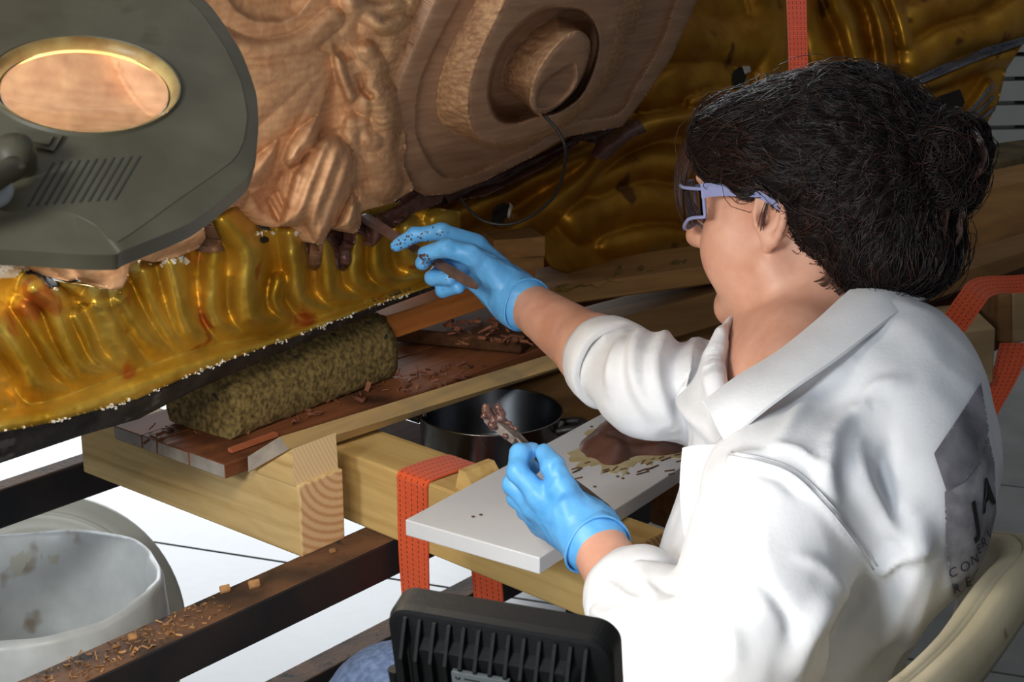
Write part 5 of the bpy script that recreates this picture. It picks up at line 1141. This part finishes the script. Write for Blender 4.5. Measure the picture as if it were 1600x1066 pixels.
gb = BVHTree.FromPolygons([tuple(v) for v in GV[0][0]], [tuple(map(int, f)) for f in GV[0][1]]); parts = []; r_ = np.random.default_rng(8)
for x0, y0, sp, n_ in ((628, 378, 12, 26), (655, 366, 12, 12), (662, 400, 6, 16), (668, 412, 7, 12), (704, 434, 7, 8), (680, 364, 10, 6)):
    for i in range(n_):
        x, y = x0 + r_.normal(0, sp), y0 + r_.normal(0, sp * .5); h = gb.ray_cast(Vector(CAM), Vector(unit(RAY(x, y))))
        if h[0] is None: continue
        c = np.array(h[0]); nn_ = np.array(h[1]); a = unit(np.cross(nn_, r_.normal(size=3))); b = np.cross(nn_, a); s_ = r_.uniform(0.0007, 0.0022); parts.append(boxv(c - (a + b) * s_ / 2 - nn_ * 0.0003, a * s_ * 1.6, b * s_, nn_ * 0.0008))
if parts: o = mk('putty_flecks', *join(parts), M_putty, GV[0][2]); o['kind'] = 'stuff'
# ---------------------------------------------------------------- coat
lo = A3(0.02, 1.05, 0.50); hi = A3(0.52, 1.88, 1.14)
ct = Field(uax(lo, hi, 0.0042))
TR = np.stack([unit(A3(-1, 0.08, -0.18)), unit(A3(0.08, 1, 0)), unit(A3(-0.18, 0, 1))], 1)
ct.ell(CH + A3(0.005, -0.005, 0.0), TR, (0.130, 0.185, 0.185), 0.05); ct.ell(WS + A3(0.01, -0.01, 0), TR, (0.125, 0.175, 0.19), 0.06); ct.ell(PV + A3(0.0, -0.01, 0.02), np.eye(3), (0.15, 0.20, 0.15), 0.06)
ct.ell(P(1395, 640, 1.50), np.eye(3), (0.085, 0.12, 0.105), 0.06)
ct.ell(P(1400, 770, 1.45), np.eye(3), (0.085, 0.12, 0.12), 0.05)
ct.cone(NK + A3(0.03, 0.0, -0.022), LS + A3(0.02, 0.02, -0.01), 0.056, 0.066, 0.04); ct.cone(NK + A3(0.03, 0, -0.03), RS, 0.05, 0.058, 0.03)
ct.chain([LS, LS + (LE - LS) * .5 + A3(0.01, 0, 0), LE], [0.070, 0.068, 0.066], 0.035)
LCF = P(990, 924, 1.475); ct.chain([LE, LE + (LCF - LE) * .6, LCF], [0.064, 0.058, 0.042], 0.025)
RCF = P(948, 562, 1.675); ct.chain([RS, RS + (RE - RS) * .55 + A3(0, 0, -0.012), RE + A3(0.01, 0, -0.004), RCF], [0.064, 0.060, 0.052, 0.045], 0.02)
# neck opening
ct.cone(NK + A3(-0.02, -0.012, -0.028), NK + A3(-0.03, -0.012, 0.09), 0.072, 0.085, 0.010, True)
ct.cone(P(1250, 540, 1.52), P(1150, 640, 1.45), 0.045, 0.036, 0.012, True); ct.cone(P(1200, 530, 1.50), P(1318, 425, 1.53), 0.062, 0.060, 0.010, True)
Vc, Fc = ct.mesh(2)
px, py, dd_ = proj(Vc) if False else ((lambda v: (800 + FPX * (v @ XV) / (v @ FW), 533 - FPX * (v @ UPV) / (v @ FW), v @ FW))(Vc - CAM))
# folds: polylines seen on the cloth, (points, half width, height)
folds = [
 ([(1005, 508), (992, 560), (1000, 610), (1030, 660)], 13, .007), ([(1042, 520), (1022, 570), (1030, 620), (1052, 668)], 12, .008), ([(1090, 525), (1072, 580), (1080, 630), (1110, 680)], 13, .008), ([(1130, 522), (1115, 570), (1122, 620), (1140, 660)], 12, .006), ([(975, 520), (960, 570), (955, 610)], 11, .005), ([(1165, 525), (1150, 565), (1160, 600)], 10, .005),
 ([(1140, 712), (1190, 722), (1240, 742), (1290, 790), (1330, 840), (1365, 890)], 7, .0035),
 ([(1300, 690), (1295, 740), (1310, 800)], 16, .006), ([(1340, 700), (1350, 760), (1400, 830), (1440, 850)], 15, .008), ([(1440, 850), (1400, 870), (1370, 900)], 12, .010), ([(1420, 800), (1440, 860), (1400, 960), (1330, 1050)], 22, .010), ([(1465, 880), (1430, 970), (1380, 1060)], 14, .006),
 ([(1300, 930), (1260, 1000), (1240, 1066)], 18, .009), ([(1360, 900), (1330, 960), (1290, 1030)], 12, -.007), ([(1330, 570), (1290, 600), (1250, 640), (1210, 690)], 12, .004), ([(1370, 640), (1330, 650), (1300, 680)], 14, .005), ([(1410, 600), (1370, 610), (1340, 640)], 12, .004),
 ([(935, 900), (980, 935), (1030, 950)], 9, .004), ([(915, 950), (965, 975), (1000, 1010)], 12, .005), ([(945, 1030), (985, 1010), (1010, 1040)], 10, .005), ([(1000, 890), (1030, 940), (1040, 980)], 10, .004),
 ([(1190, 700), (1150, 712), (1130, 740)], 8, .004), ([(1210, 690), (1250, 700), (1290, 735)], 7, .004), ([(1180, 735), (1215, 745), (1250, 775)], 8, -.004), ([(1390, 690), (1380, 740), (1395, 790)], 12, -.005), ([(1250, 870), (1290, 890), (1320, 930)], 10, .004), ([(1180, 900), (1230, 960), (1240, 1020)], 12, -.004), ([(1010, 905), (1050, 925), (1085, 930)], 8, -.005), ([(960, 950), (1000, 960), (1040, 985)], 8, .005), ([(1030, 1000), (1060, 1030), (1070, 1066)], 10, -.005), ([(1090, 800), (1080, 850), (1085, 900)], 14, .004), ([(1100, 940), (1140, 990), (1150, 1040)], 16, .004)]
disp = fbm(Vc, 9, 3, 2) * 0.005 + np.abs(fbm(Vc * A3(1, 1, 0.6), 18, 6, 2)) * -0.004
for pl, w_, hh in folds:
    d, t = dpoly(px, py, spline(pl, 12), True); disp += (2.2 if pl[0][1] < 530 and pl[0][0] < 1170 else 1.5) * hh * np.exp(-(d / w_) ** 2) * np.sin(np.clip(t, 0.04, 0.96) * math.pi) ** 0.5
Nc = vnormals(Vc, Fc); Vc2 = Vc + Nc * disp[:, None]
# let the fall of the cloth open at neck: drop nothing, keep shell
coat = mk('lab_coat', Vc2, Fc, M_coat, person, True); coat['label'] = 'white cotton work coat'
bvh = BVHTree.FromPolygons([tuple(v) for v in Vc2], [tuple(map(int, f)) for f in Fc])
def hit(x, y, default=None):
    r = unit(RAY(x, y)); h = bvh.ray_cast(Vector(CAM), Vector(r))
    return proj(np.array(h[0]))[2] if h[0] is not None else default

def panel(nm, A, B, n, m_, thick, mat_, parent, bulge=0.0):
    A = spline(A, n); B = spline(B, n); G = np.array([[A[i] + (B[i] - A[i]) * k / (m_ - 1) for k in range(m_)] for i in range(n)])
    du = np.gradient(G, axis=0); dv = np.gradient(G, axis=1); nn_ = np.cross(du, dv); nn_ /= np.linalg.norm(nn_, axis=2)[..., None] + 1e-12
    if (nn_.reshape(-1, 3) @ FW).mean() > 0: nn_ = -nn_
    b_ = bulge * np.sin(np.linspace(0, math.pi, m_))[None, :, None]; G = G + nn_ * b_
    V, F = grid(G, (-nn_ * thick).reshape(-1, 3)); o = mk(nm, V, F, mat_, parent, True); fix_normals(o)
    try: o.data.set_sharp_from_angle(angle=math.radians(50))
    except Exception: pass
    return o
# collar, near flap: inner (neck) edge -> outer edge
inner = [P(1098, 626, 1.40), P(1150, 588, 1.415), P(1215, 548, 1.44), P(1275, 500, 1.468), P(1338, 445, 1.505), P(1385, 430, 1.56)]
outer = [P(1134, 692, 1.375), P(1185, 646, 1.365), P(1240, 604, 1.368), P(1310, 556, 1.385), P(1395, 492, 1.43), P(1450, 462, 1.50)]
panel('collar', inner, outer, 34, 10, 0.003, M_coat, coat, 0.006)
stand_in = [P(1212, 556, 1.50), P(1250, 522, 1.49), P(1300, 478, 1.50), P(1340, 446, 1.515), P(1385, 432, 1.565)]
stand_out = [P(1150, 590, 1.42), P(1215, 550, 1.445), P(1275, 502, 1.472), P(1338, 447, 1.51), P(1386, 431, 1.562)]
# lapel below the collar
lin_ = [P(1066, 700, 1.42), P(1062, 760, 1.41), P(1068, 830, 1.40), P(1085, 900, 1.40)]
lout = [P(1134, 690, 1.38), P(1172, 690, 1.368), P(1140, 770, 1.355), P(1110, 900, 1.36)]
panel('lapel', lin_, lout, 24, 8, 0.003, M_coat, coat, 0.004)
# far collar side and inner facing seen beyond the neck
panel('far_collar', [P(1202, 545, 1.60), P(1208, 560, 1.58), P(1212, 585, 1.54)], [P(1178, 545, 1.63), P(1178, 580, 1.60), P(1160, 640, 1.54)], 14, 6, 0.003, M_coat, coat)
M_face_shade = mat('shaded_coat_facing', lin(196, 184, 168), rough=0.85)  # beige tone paints the brown shade inside the collar
panel('inner_facing', [P(1212, 520, 1.585), P(1216, 560, 1.56), P(1150, 640, 1.47)], [P(1190, 560, 1.59), P(1185, 600, 1.55), P(1128, 690, 1.46)], 14, 6, 0.003, M_face_shade, coat)
# rolled cuffs
def cuff(nm, c, ax, r0, r1, L, tw_=0.0):
    ax = unit(ax); e_ = unit(np.cross(ax, Z)); g_ = np.cross(ax, e_); rows = []
    for s_, t_ in ((0.012, -0.008), (0.0, -0.004), (-0.004, 0.0), (-0.002, 0.004), (0.006, 0.006), (L * .5, 0.0065), (L * .92, 0.006), (L, 0.003), (L * .97, -0.003)):
        row = []
        for a in np.linspace(0, 2 * math.pi, 65):
            q = A3(math.cos(a), math.sin(a), s_ * 14); wob = 1 + 0.05 * float(fbm(q[None], 1.3, 7, 2)[0]); rr_ = (r0 + (r1 - r0) * s_ / L) * wob + t_
            row.append(c + ax * (s_ + tw_ * math.sin(a)) + rr_ * (math.cos(a) * e_ + math.sin(a) * g_))
        rows.append(row)
    V, F = grid(np.array(rows)); return mk(nm, V, F, M_coat, coat, True)
cuff('rolled_cuff', RCF + (RW - RE) * 0.06, (RE - RW), 0.041, 0.046, 0.036)
cuff('rolled_cuff', LCF + unit(LW - LE) * 0.012, (LE - LW), 0.042, 0.046, 0.030)
# stitched seams
M_seam = mat('seam_stitch', lin(196, 198, 202), rough=0.9)
def seam(pl, r=0.0009, off=0.0006):
    q = []
    for x, y in spline(pl, 30):
        h_ = hit(x, y)
        if h_: q.append(P(x, y, h_ - off))
    if len(q) > 3: V, F = tube(np.array(q), r, 6); mk('seam', V, F, M_seam, coat, True)
seam([(1140, 712), (1190, 722), (1240, 742), (1290, 790), (1330, 840), (1365, 890)]); seam([(1143, 706), (1193, 716), (1245, 736), (1296, 785), (1336, 835), (1371, 885)])
# print on the back: pictured panel and lettering, lying on the cloth
M_print = mat('grey_printed_picture', lin(118, 116, 122), lin(158, 156, 160), rough=0.85, scale=26, detail=6, lo=0.42, hi=0.6)
M_print2 = mat('dark_printed_picture', lin(86, 84, 92), lin(128, 126, 132), rough=0.85, scale=22, detail=6, lo=0.42, hi=0.62)
M_ltr = mat('navy_print', lin(30, 34, 56), rough=0.8); M_ltrk = mat('black_print', lin(18, 18, 20), rough=0.8)
def on_coat(x, y, off):
    r = unit(RAY(x, y)); h = bvh.ray_cast(Vector(CAM), Vector(r))
    if h[0] is None: return None
    return np.array(h[0]) + unit(A3(0.72, -0.66, 0.15)) * off
def print_sheet(nm, poly, m, off, lab, st_=1.6):
    us = np.arange(min(p[0] for p in poly), max(p[0] for p in poly) + st_, st_); vs = np.arange(min(p[1] for p in poly), max(p[1] for p in poly) + st_, st_); U_, V_ = np.meshgrid(us, vs); ins = inpoly(U_, V_, poly)
    SX, SY = snap(U_, V_, poly); near = np.hypot(U_ - SX, V_ - SY) < st_ * .75; keep = ins | near; idx = {}; VV = []; FF = []
    for i in range(len(vs)):
        for j in range(len(us)):
            if keep[i, j]:
                p = on_coat(SX[i, j] if near[i, j] else U_[i, j], SY[i, j] if near[i, j] else V_[i, j], off)
                if p is not None: idx[i, j] = len(VV); VV.append(p)
    for i in range(len(vs) - 1):
        for j in range(len(us) - 1):
            k_ = [(i, j), (i + 1, j), (i + 1, j + 1), (i, j + 1)]
            if all(q in idx for q in k_): FF.append([idx[q] for q in k_])
    o = mk(nm, np.array(VV), FF, m, coat, True); o['label'] = lab
print_sheet('printed_picture', [(1470, 768), (1500, 752), (1524, 720), (1538, 680), (1548, 720), (1551, 800), (1540, 850), (1515, 905), (1492, 945), (1478, 900), (1472, 850)], M_print, 0.0036, 'faded grey photograph print on the coat back')
print_sheet('printed_picture', [(1452, 708), (1490, 652), (1526, 597), (1538, 670), (1524, 722), (1500, 752), (1472, 768)], M_print2, 0.0044, 'darker upper part of the print')
def letter(c, x, y, size, dx, dy, ux, uy, m, bold=0.0, off=0.0056):
    """one printed character on the cloth: centre, letter size and its across/up directions"""
    V, F = text_mesh(c, 1.0, bold); V = V[:, :2] - (V[:, :2].max(0) + V[:, :2].min(0)) / 2; VV = []
    for a, b in V:
        p = on_coat(x + size * (a * dx + b * ux), y + size * (a * dy + b * uy), off)
        if p is None: return
        VV.append(p)
    mk('printed_letter', np.array(VV), F, m, coat)
for c, x, y, s_ in (('C', 1480, 893, 1), ('O', 1499, 884, 1), ('N', 1514, 873, .85), ('E', 1521, 856, .7), ('R', 1529, 846, .7), ('V', 1537, 833, .6)): letter(c, x, y, 20, 0.95 * s_, -0.42, -0.22, -1.0, M_ltr)
for c, x, y, s_ in (('R', 1486, 918, 1), ('E', 1504, 908, .9), ('A', 1523, 880, .65), ('U', 1532, 866, .6)): letter(c, x, y, 20, 0.95 * s_, -0.42, -0.22, -1.0, M_ltr)
letter('J', 1514, 815, 66, 0.55, -0.45, -0.16, -0.95, M_ltrk, 0.03); letter('A', 1534, 770, 66, 0.42, -0.38, -0.10, -0.98, M_ltrk, 0.03)

# ---------------------------------------------------------------- jeans
jn = Field(uax(A3(-0.30, 1.10, 0.02), A3(0.40, 1.95, 0.86), 0.0075))
jn.ell(PV + A3(0, 0, -0.02), np.eye(3), (0.14, 0.185, 0.12), 0.05); jn.chain([LH, LK, LA], [0.088, 0.068, 0.062], 0.03); jn.chain([RH, RK, RA_], [0.088, 0.068, 0.062], 0.03)
V, F = jn.mesh(2); V = V + vnormals(V, F) * (fbm(V, 18, 4, 3) * 0.004)[:, None]
mk('jeans', V, F, M_jean, person, True)['label'] = 'blue denim jeans'
for an, dv in ((LA, A3(-0.15, 0.03, -0.05)), (RA_, A3(-0.15, 0.05, -0.05))):
    sh = Field(uax(an - A3(0.24, 0.1, 0.1), an + A3(0.09, 0.12, 0.09), 0.006)); sh.cone(an + A3(0.02, 0, -0.045), an + dv + A3(-0.02, 0, 0), 0.046, 0.036, 0.02); sh.cone(an, an + A3(0, 0, 0.02), 0.05, 0.05, 0.03)
    V, F = sh.mesh(2); V[:, 2] = np.maximum(V[:, 2], 0.001); mk('shoe', V, F, M_blk, person, True)

# ---------------------------------------------------------------- hair
def hairmat():
    nt = NT('dark_hair'); b = nt.b; b.inputs['Roughness'].default_value = 0.42; b.inputs['Specular IOR Level'].default_value = 0.35
    v = coords(nt, 0, (30, 30, 30)); nz = nt.n('ShaderNodeTexNoise', Scale=3.0, Detail=3); nt.l(v, nz.inputs['Vector']); nt.l(ramp(nt, nz.outputs[0], [(0.35, lin(14, 10, 9)), (0.7, lin(34, 22, 19))]), b.inputs['Base Color'])
    return nt.m
M_hair = hairmat(); M_hair2 = mat('brown_hair_strand', lin(62, 34, 25), lin(32, 20, 15), rough=0.38, scale=30)
hlo = HC - A3(0.20, 0.16, 0.18); hhi = HC + A3(0.22, 0.16, 0.18)
hf_ = Field(uax(hlo, hhi, 0.0028))
def hq(px_, py_, l):  # point whose picture position is given, at side offset l from the head's mid plane
    return Ppl(px_, py_, HC + hl * l, hl)
hf_.ell(hp(-0.020, 0, 0.036), HR, (0.106, 0.086, 0.094), 0.02)
hf_.ell(hp(-0.070, 0, 0.030), HR, (0.080, 0.086, 0.088), 0.03)
hf_.ell(hq(1265, 222, 0.02), HR, (0.110, 0.075, 0.052), 0.03)
hf_.ell(hq(1325, 185, 0.01), HR, (0.050, 0.055, 0.042), 0.03)
hf_.ell(hq(1375, 300, 0.0), HR, (0.075, 0.082, 0.085), 0.03)
hf_.ell(hq(1395, 385, 0.005), HR, (0.058, 0.066, 0.060), 0.03)
hf_.ell(hq(1160, 215, 0.035), HR, (0.060, 0.045, 0.040), 0.02)
hf_.ell(hq(1440, 405, 0.01), HR, (0.028, 0.045, 0.035), 0.02)
hf_.cone(hq(1370, 420, 0.035), hq(1392, 474, 0.045), 0.036, 0.008, 0.02)
# clear the face, ear and neck
hf_.ell(hp(0.060, 0.045, -0.030), HR, (0.078, 0.075, 0.060), 0.012, True); hf_.ell(hp(0.060, -0.045, -0.030), HR, (0.078, 0.075, 0.060), 0.012, True)
hf_.ell(hp(0.085, 0, 0.015), HR, (0.050, 0.050, 0.040), 0.012, True)
for s in (1, -1):
    hf_.ell(hp(-0.012, s * 0.085, -0.012), HR, (0.024, 0.030, 0.040), 0.008, True)
    hf_.cone(hp(-0.012, s * 0.085, -0.045), hp(-0.050, s * 0.085, -0.120), 0.040, 0.046, 0.012, True)
    hf_.cone(hp(0.01, s * 0.05, -0.080), hp(-0.030, s * 0.05, -0.150), 0.050, 0.050, 0.012, True)
Vh, Fh = hf_.mesh(2)
bun0 = hq(1405, 262, 0.0)
def comb(V, tgt):  # displacement in locks that run towards the bun
    rel = V - tgt; r = np.linalg.norm(rel, axis=1) + 1e-6; dq = rel / r[:, None]
    return (fbm(dq, 8, 3, 2) * 0.7 + fbm(dq, 24, 6, 2) * 0.3) * np.clip(r / 0.06, 0, 1)
Nh = vnormals(Vh, Fh); Vh = Vh + Nh * (0.0040 * comb(Vh, bun0) + 0.003 * fbm(Vh, 14, 2, 2))[:, None]
M_hair0 = mat('hair_underlayer', lin(14, 10, 9), lin(24, 16, 14), rough=0.8, scale=40, spec=0.1)
hair = mk('hair', Vh, Fh, M_hair0, person, True); hair['label'] = 'dark brown hair gathered into a loose bun'
bf = Field(uax(hq(1468, 258, 0) - 0.085, hq(1468, 258, 0) + 0.085, 0.0026)); bcn = hq(1466, 258, 0.0)
bf.ell(bcn, HR, (0.040, 0.044, 0.044), 0.01); bf.cone(bun0, bcn, 0.036, 0.030, 0.02); bf.ell(hq(1492, 232, 0.01), HR, (0.026, 0.03, 0.028), 0.015); bf.ell(hq(1440, 215, 0.0), HR, (0.024, 0.03, 0.022), 0.015); bf.ell(hq(1480, 300, 0.0), HR, (0.026, 0.03, 0.022), 0.015)
Vn, Fn = bf.mesh(2); Nn = vnormals(Vn, Fn); rel = Vn - bcn; an = np.arctan2(rel @ hu, rel @ hf); rad_ = np.linalg.norm(rel, axis=1)
Vn = Vn + Nn * (0.003 * np.sin(an * 5 + rad_ * 160 + 3 * fbm(Vn, 25, 3, 2)) + 0.003 * fbm(Vn, 45, 4, 2))[:, None]
bun = mk('hair_bun', Vn, Fn, M_hair0, person, True)

hb = BVHTree.FromPolygons([tuple(v) for v in np.vstack([Vh, Vn])], [tuple(map(int, f)) for f in Fh] + [tuple(int(i) + len(Vh) for i in f) for f in Fn])
r_ = np.random.default_rng(5)
def fibres(C, name, m, parent, rad):
    """C: (n, k, 3) strands -> thin three sided fibres in one mesh"""
    n, k = C.shape[:2]; T = np.gradient(C, axis=1); T /= np.linalg.norm(T, axis=2)[..., None] + 1e-12
    A = np.cross(T, hu + 0.3 * hf); A /= np.linalg.norm(A, axis=2)[..., None] + 1e-12; B = np.cross(T, A)
    tp = rad * np.clip(np.minimum(np.arange(k) + 1.2, k - np.arange(k) - 0.3) / 3, 0.2, 1)[None, :, None]
    V = np.stack([C + tp * (math.cos(a) * A + math.sin(a) * B) for a in (0, 2.094, 4.189)], 2).reshape(-1, 3)
    b0 = (np.arange(n)[:, None] * k + np.arange(k - 1)[None, :]).reshape(-1) * 3
    F = np.concatenate([np.stack([b0 + s_, b0 + (s_ + 1) % 3, b0 + 3 + (s_ + 1) % 3, b0 + 3 + s_], 1) for s_ in range(3)])
    o = mk(name, V, F, m, parent, True); o['kind'] = 'stuff'; return o
def trace(seeds, K, step, dirfun, lift):
    n = len(seeds); v = seeds.copy(); C = np.zeros((n, K, 3)); ln = np.full(n, K)
    for k in range(K):
        q = [hb.find_nearest(Vector(p)) for p in v]; c = np.array([a[0][:] for a in q]); nn_ = np.array([a[1][:] for a in q])
        C[:, k] = c + nn_ * (lift * (0.35 + 0.65 * math.sin(math.pi * (k + 0.5) / K)))[:, None]
        t = dirfun(c, nn_, k); t = t - nn_ * (t * nn_).sum(1)[:, None]; t /= np.linalg.norm(t, axis=1)[:, None] + 1e-9; v = c + t * step[:, None]
    return C
N1 = 7000; seeds = Vh[r_.integers(len(Vh), size=N1)]; jit = r_.normal(0, 0.16, (N1, 3)); ph = r_.uniform(0, 6.28, N1); st_ = r_.uniform(0.0035, 0.0075, N1)
def d1(c, nn_, k):
    t = bun0 - c; r = np.linalg.norm(t, axis=1)[:, None]; w_ = fbm(c, 16, 3, 1)[:, None]
    return t / r + jit + 0.5 * w_ * np.cross(t / r, nn_) + 0.18 * np.sin(ph + k * 0.5)[:, None] * np.cross(t / r, nn_) + (r < 0.035) * np.cross(nn_, hl) * 1.5
C1 = trace(seeds, 14, st_, d1, np.abs(r_.normal(0.0010, 0.0012, N1)) + 0.0003)
N2 = 1500; seeds = Vn[r_.integers(len(Vn), size=N2)]; ax2 = 0.5 * hl + r_.normal(0, 1.0, (N2, 3)); st2 = r_.uniform(0.004, 0.0075, N2)
C2 = trace(seeds, 14, st2, lambda c, nn_, k: np.cross(ax2, nn_), np.abs(r_.normal(0.001, 0.0035, N2)) + 0.0004)
N3 = 700; seeds = np.vstack([Vh, Vn])[r_.integers(len(Vh) + len(Vn), size=N3)]; jit = r_.normal(0, 0.5, (N3, 3)); ph = r_.uniform(0, 6.28, N3)
C3 = trace(seeds, 14, r_.uniform(0.004, 0.008, N3), d1, np.abs(r_.normal(0.004, 0.004, N3)) + 0.002)
CC = np.concatenate([C1, C2, C3]); pick = r_.random(len(CC)) < 0.28
fibres(CC[~pick], 'hair_strands', M_hair, hair, 0.00045); fibres(CC[pick], 'hair_strands', M_hair2, hair, 0.0004)
# loose wisps: fringe, temple, curls at the bun and nape (drawn as picture columns/rows on the head's side)
fl2 = []
def wisp(pl, l0, l1, n=6, sp=4.0, k=18):
    for i in range(int(n * 1.8)):
        o = r_.normal(0, sp, 2); q = [hq(x + o[0] * (0.4 + 0.6 * j / len(pl)) + r_.normal(0, 1.2), y + o[1] * 0.7 + r_.normal(0, 1.2), l0 + (l1 - l0) * j / (len(pl) - 1)) for j, (x, y) in enumerate(pl)]; fl2.append(spline(q, k))
wisp([(1140, 190), (1090, 215), (1064, 260), (1062, 310), (1078, 350)], 0.04, 0.03, 14, 5); wisp([(1130, 200), (1085, 235), (1068, 290), (1085, 340), (1110, 358), (1126, 352)], 0.05, 0.045, 9, 4)
wisp([(1120, 215), (1082, 250), (1074, 300), (1100, 340), (1122, 345), (1118, 325)], 0.045, 0.05, 6, 4); wisp([(1150, 180), (1105, 190), (1075, 225), (1060, 280)], 0.03, 0.0, 12, 5)
wisp([(1150, 150), (1110, 150), (1092, 180), (1085, 215)], 0.03, 0.02, 8, 6)
wisp([(1480, 380), (1500, 350), (1505, 330), (1498, 300), (1480, 285)], 0.01, 0.02, 8, 4); wisp([(1462, 400), (1480, 395), (1500, 365), (1500, 340)], 0.01, 0.02, 6, 3); wisp([(1480, 330), (1470, 370), (1450, 400)], 0.03, 0.03, 8, 5)
wisp([(1440, 190), (1420, 180), (1400, 200), (1385, 215)], 0.02, 0.02, 10, 6); wisp([(1500, 190), (1530, 215), (1538, 250), (1525, 275)], 0.02, 0.02, 10, 4); wisp([(1380, 470), (1400, 490), (1420, 492)], 0.03, 0.04, 12, 6); wisp([(1330, 440), (1310, 460), (1285, 470), (1270, 455)], 0.055, 0.06, 10, 8); wisp([(1310, 420), (1290, 440), (1260, 450)], 0.06, 0.062, 8, 8)
wisp([(1205, 300), (1195, 330), (1190, 360)], 0.078, 0.085, 5, 3); wisp([(1270, 120), (1320, 105), (1370, 130), (1395, 170)], 0.01, 0.01, 12, 6); wisp([(1180, 150), (1230, 118), (1290, 112)], 0.01, 0.01, 10, 6); wisp([(1380, 140), (1395, 165), (1392, 190)], 0.0, 0.0, 6, 4); wisp([(1400, 470), (1440, 450), (1470, 430)], 0.02, 0.02, 6, 6)
fibres(np.array(fl2), 'loose_wisps', M_hair2, hair, 0.0005)
# eyebrow shadow and eyes are part of the body; irises
M_eye = mat('eye_white', lin(225, 220, 215), rough=0.2); M_iris = mat('brown_iris', lin(60, 38, 24), rough=0.2)
for s in (1, -1):
    V, F = lathe([(0.0001, 0.0138), (0.005, 0.0128), (0.006, 0.0122)], hp(0.0742, s * 0.032, 0.009), hf, 20); mk('iris', V, F, M_iris, person, True)

# ================================================================== SAFETY GLASSES
M_fr = mat('lilac_frame', lin(128, 134, 176), lin(140, 146, 186), rough=0.3, scale=10)
gl = thing('safety_glasses', 'lilac framed clear safety glasses on her face', 'glasses', hp(0.10, 0, 0.01))
nt = NT('clear_lens'); nt.b.inputs['Transmission Weight'].default_value = 1.0; nt.b.inputs['Roughness'].default_value = 0.02; nt.b.inputs['IOR'].default_value = 1.15; nt.b.inputs['Base Color'].default_value = (0.90, 0.91, 0.96, 1)
arcg = spline([A3(0.114, 0.0, 0), A3(0.113, 0.018, 0), A3(0.109, 0.036, 0), A3(0.099, 0.053, 0), A3(0.082, 0.067, 0), A3(0.054, 0.0765, 0)], 60)
def gp(t, u):  # wraparound front: t 0 at the bridge, +-1 where the temple starts
    q = arcg[int(round(min(abs(t), 1) * 59))]; return hp(q[0], q[1] * (1 if t > 0 else -1), u)
for s in (1, -1):
    ls = np.linspace(0.10, 0.97, 14) * s; G = []
    for k in range(8):
        row = []
        for i, l in enumerate(ls):
            t = i / 13; u1 = 0.030 - 0.004 * t; u0 = -0.012 - 0.010 * math.sin(math.pi * min(t * 1.1 + 0.12, 1)) + 0.010 * t; row.append(gp(l, u0 + (u1 - u0) * k / 7))
        G.append(row)
    V, F = grid(np.array(G), HR @ A3(-0.0016, 0, 0)); o = mk('lens', V, F, nt.m, gl, True); fix_normals(o)
    G = np.array(G); per = list(G[0]) + list(G[1:, -1]) + list(G[-1, ::-1][1:]) + list(G[::-1, 0][1:])
    V, F = tube(np.array(per), 0.0019, 8); mk('rim', V, F, M_fr, o, True)
    tpts = [gp(0.95 * s, 0.024), hp(0.046, s * 0.0775, 0.025), hp(0.024, s * 0.079, 0.024), hp(-0.006, s * 0.080, 0.020), hp(-0.030, s * 0.082, 0.008), hp(-0.056, s * 0.078, -0.006)]
    c = spline(tpts, 26); hgt = np.interp(np.linspace(0, 1, 26), [0, .15, .5, .7, 1], [.0075, .0070, .0048, .0035, .0042]); rows = []
    for p, h_ in zip(c, hgt): rows.append([p - hu * h_ - hl * 0.0012, p - hu * h_ + hl * 0.0012, p + hu * h_ + hl * 0.0012, p + hu * h_ - hl * 0.0012, p - hu * h_ - hl * 0.0012])
    V, F = grid(np.array(rows)); V = list(V); k_ = len(V); F += [[0, 1, 2, 3], [k_ - 2, k_ - 3, k_ - 4, k_ - 5]]; o = mk('temple', np.array(V), F, M_fr, gl, True); fix_normals(o)
    try: o.data.set_sharp_from_angle(angle=math.radians(40))
    except Exception: pass
V, F = tube(spline([gp(0.14, 0.018), gp(0.001, 0.022), gp(-0.14, 0.018)], 9), 0.003, 8); mk('bridge', V, F, M_fr, gl, True)

# tidy helper properties
for o in bpy.data.objects:
    if '_o' in o.keys(): del o['_o']
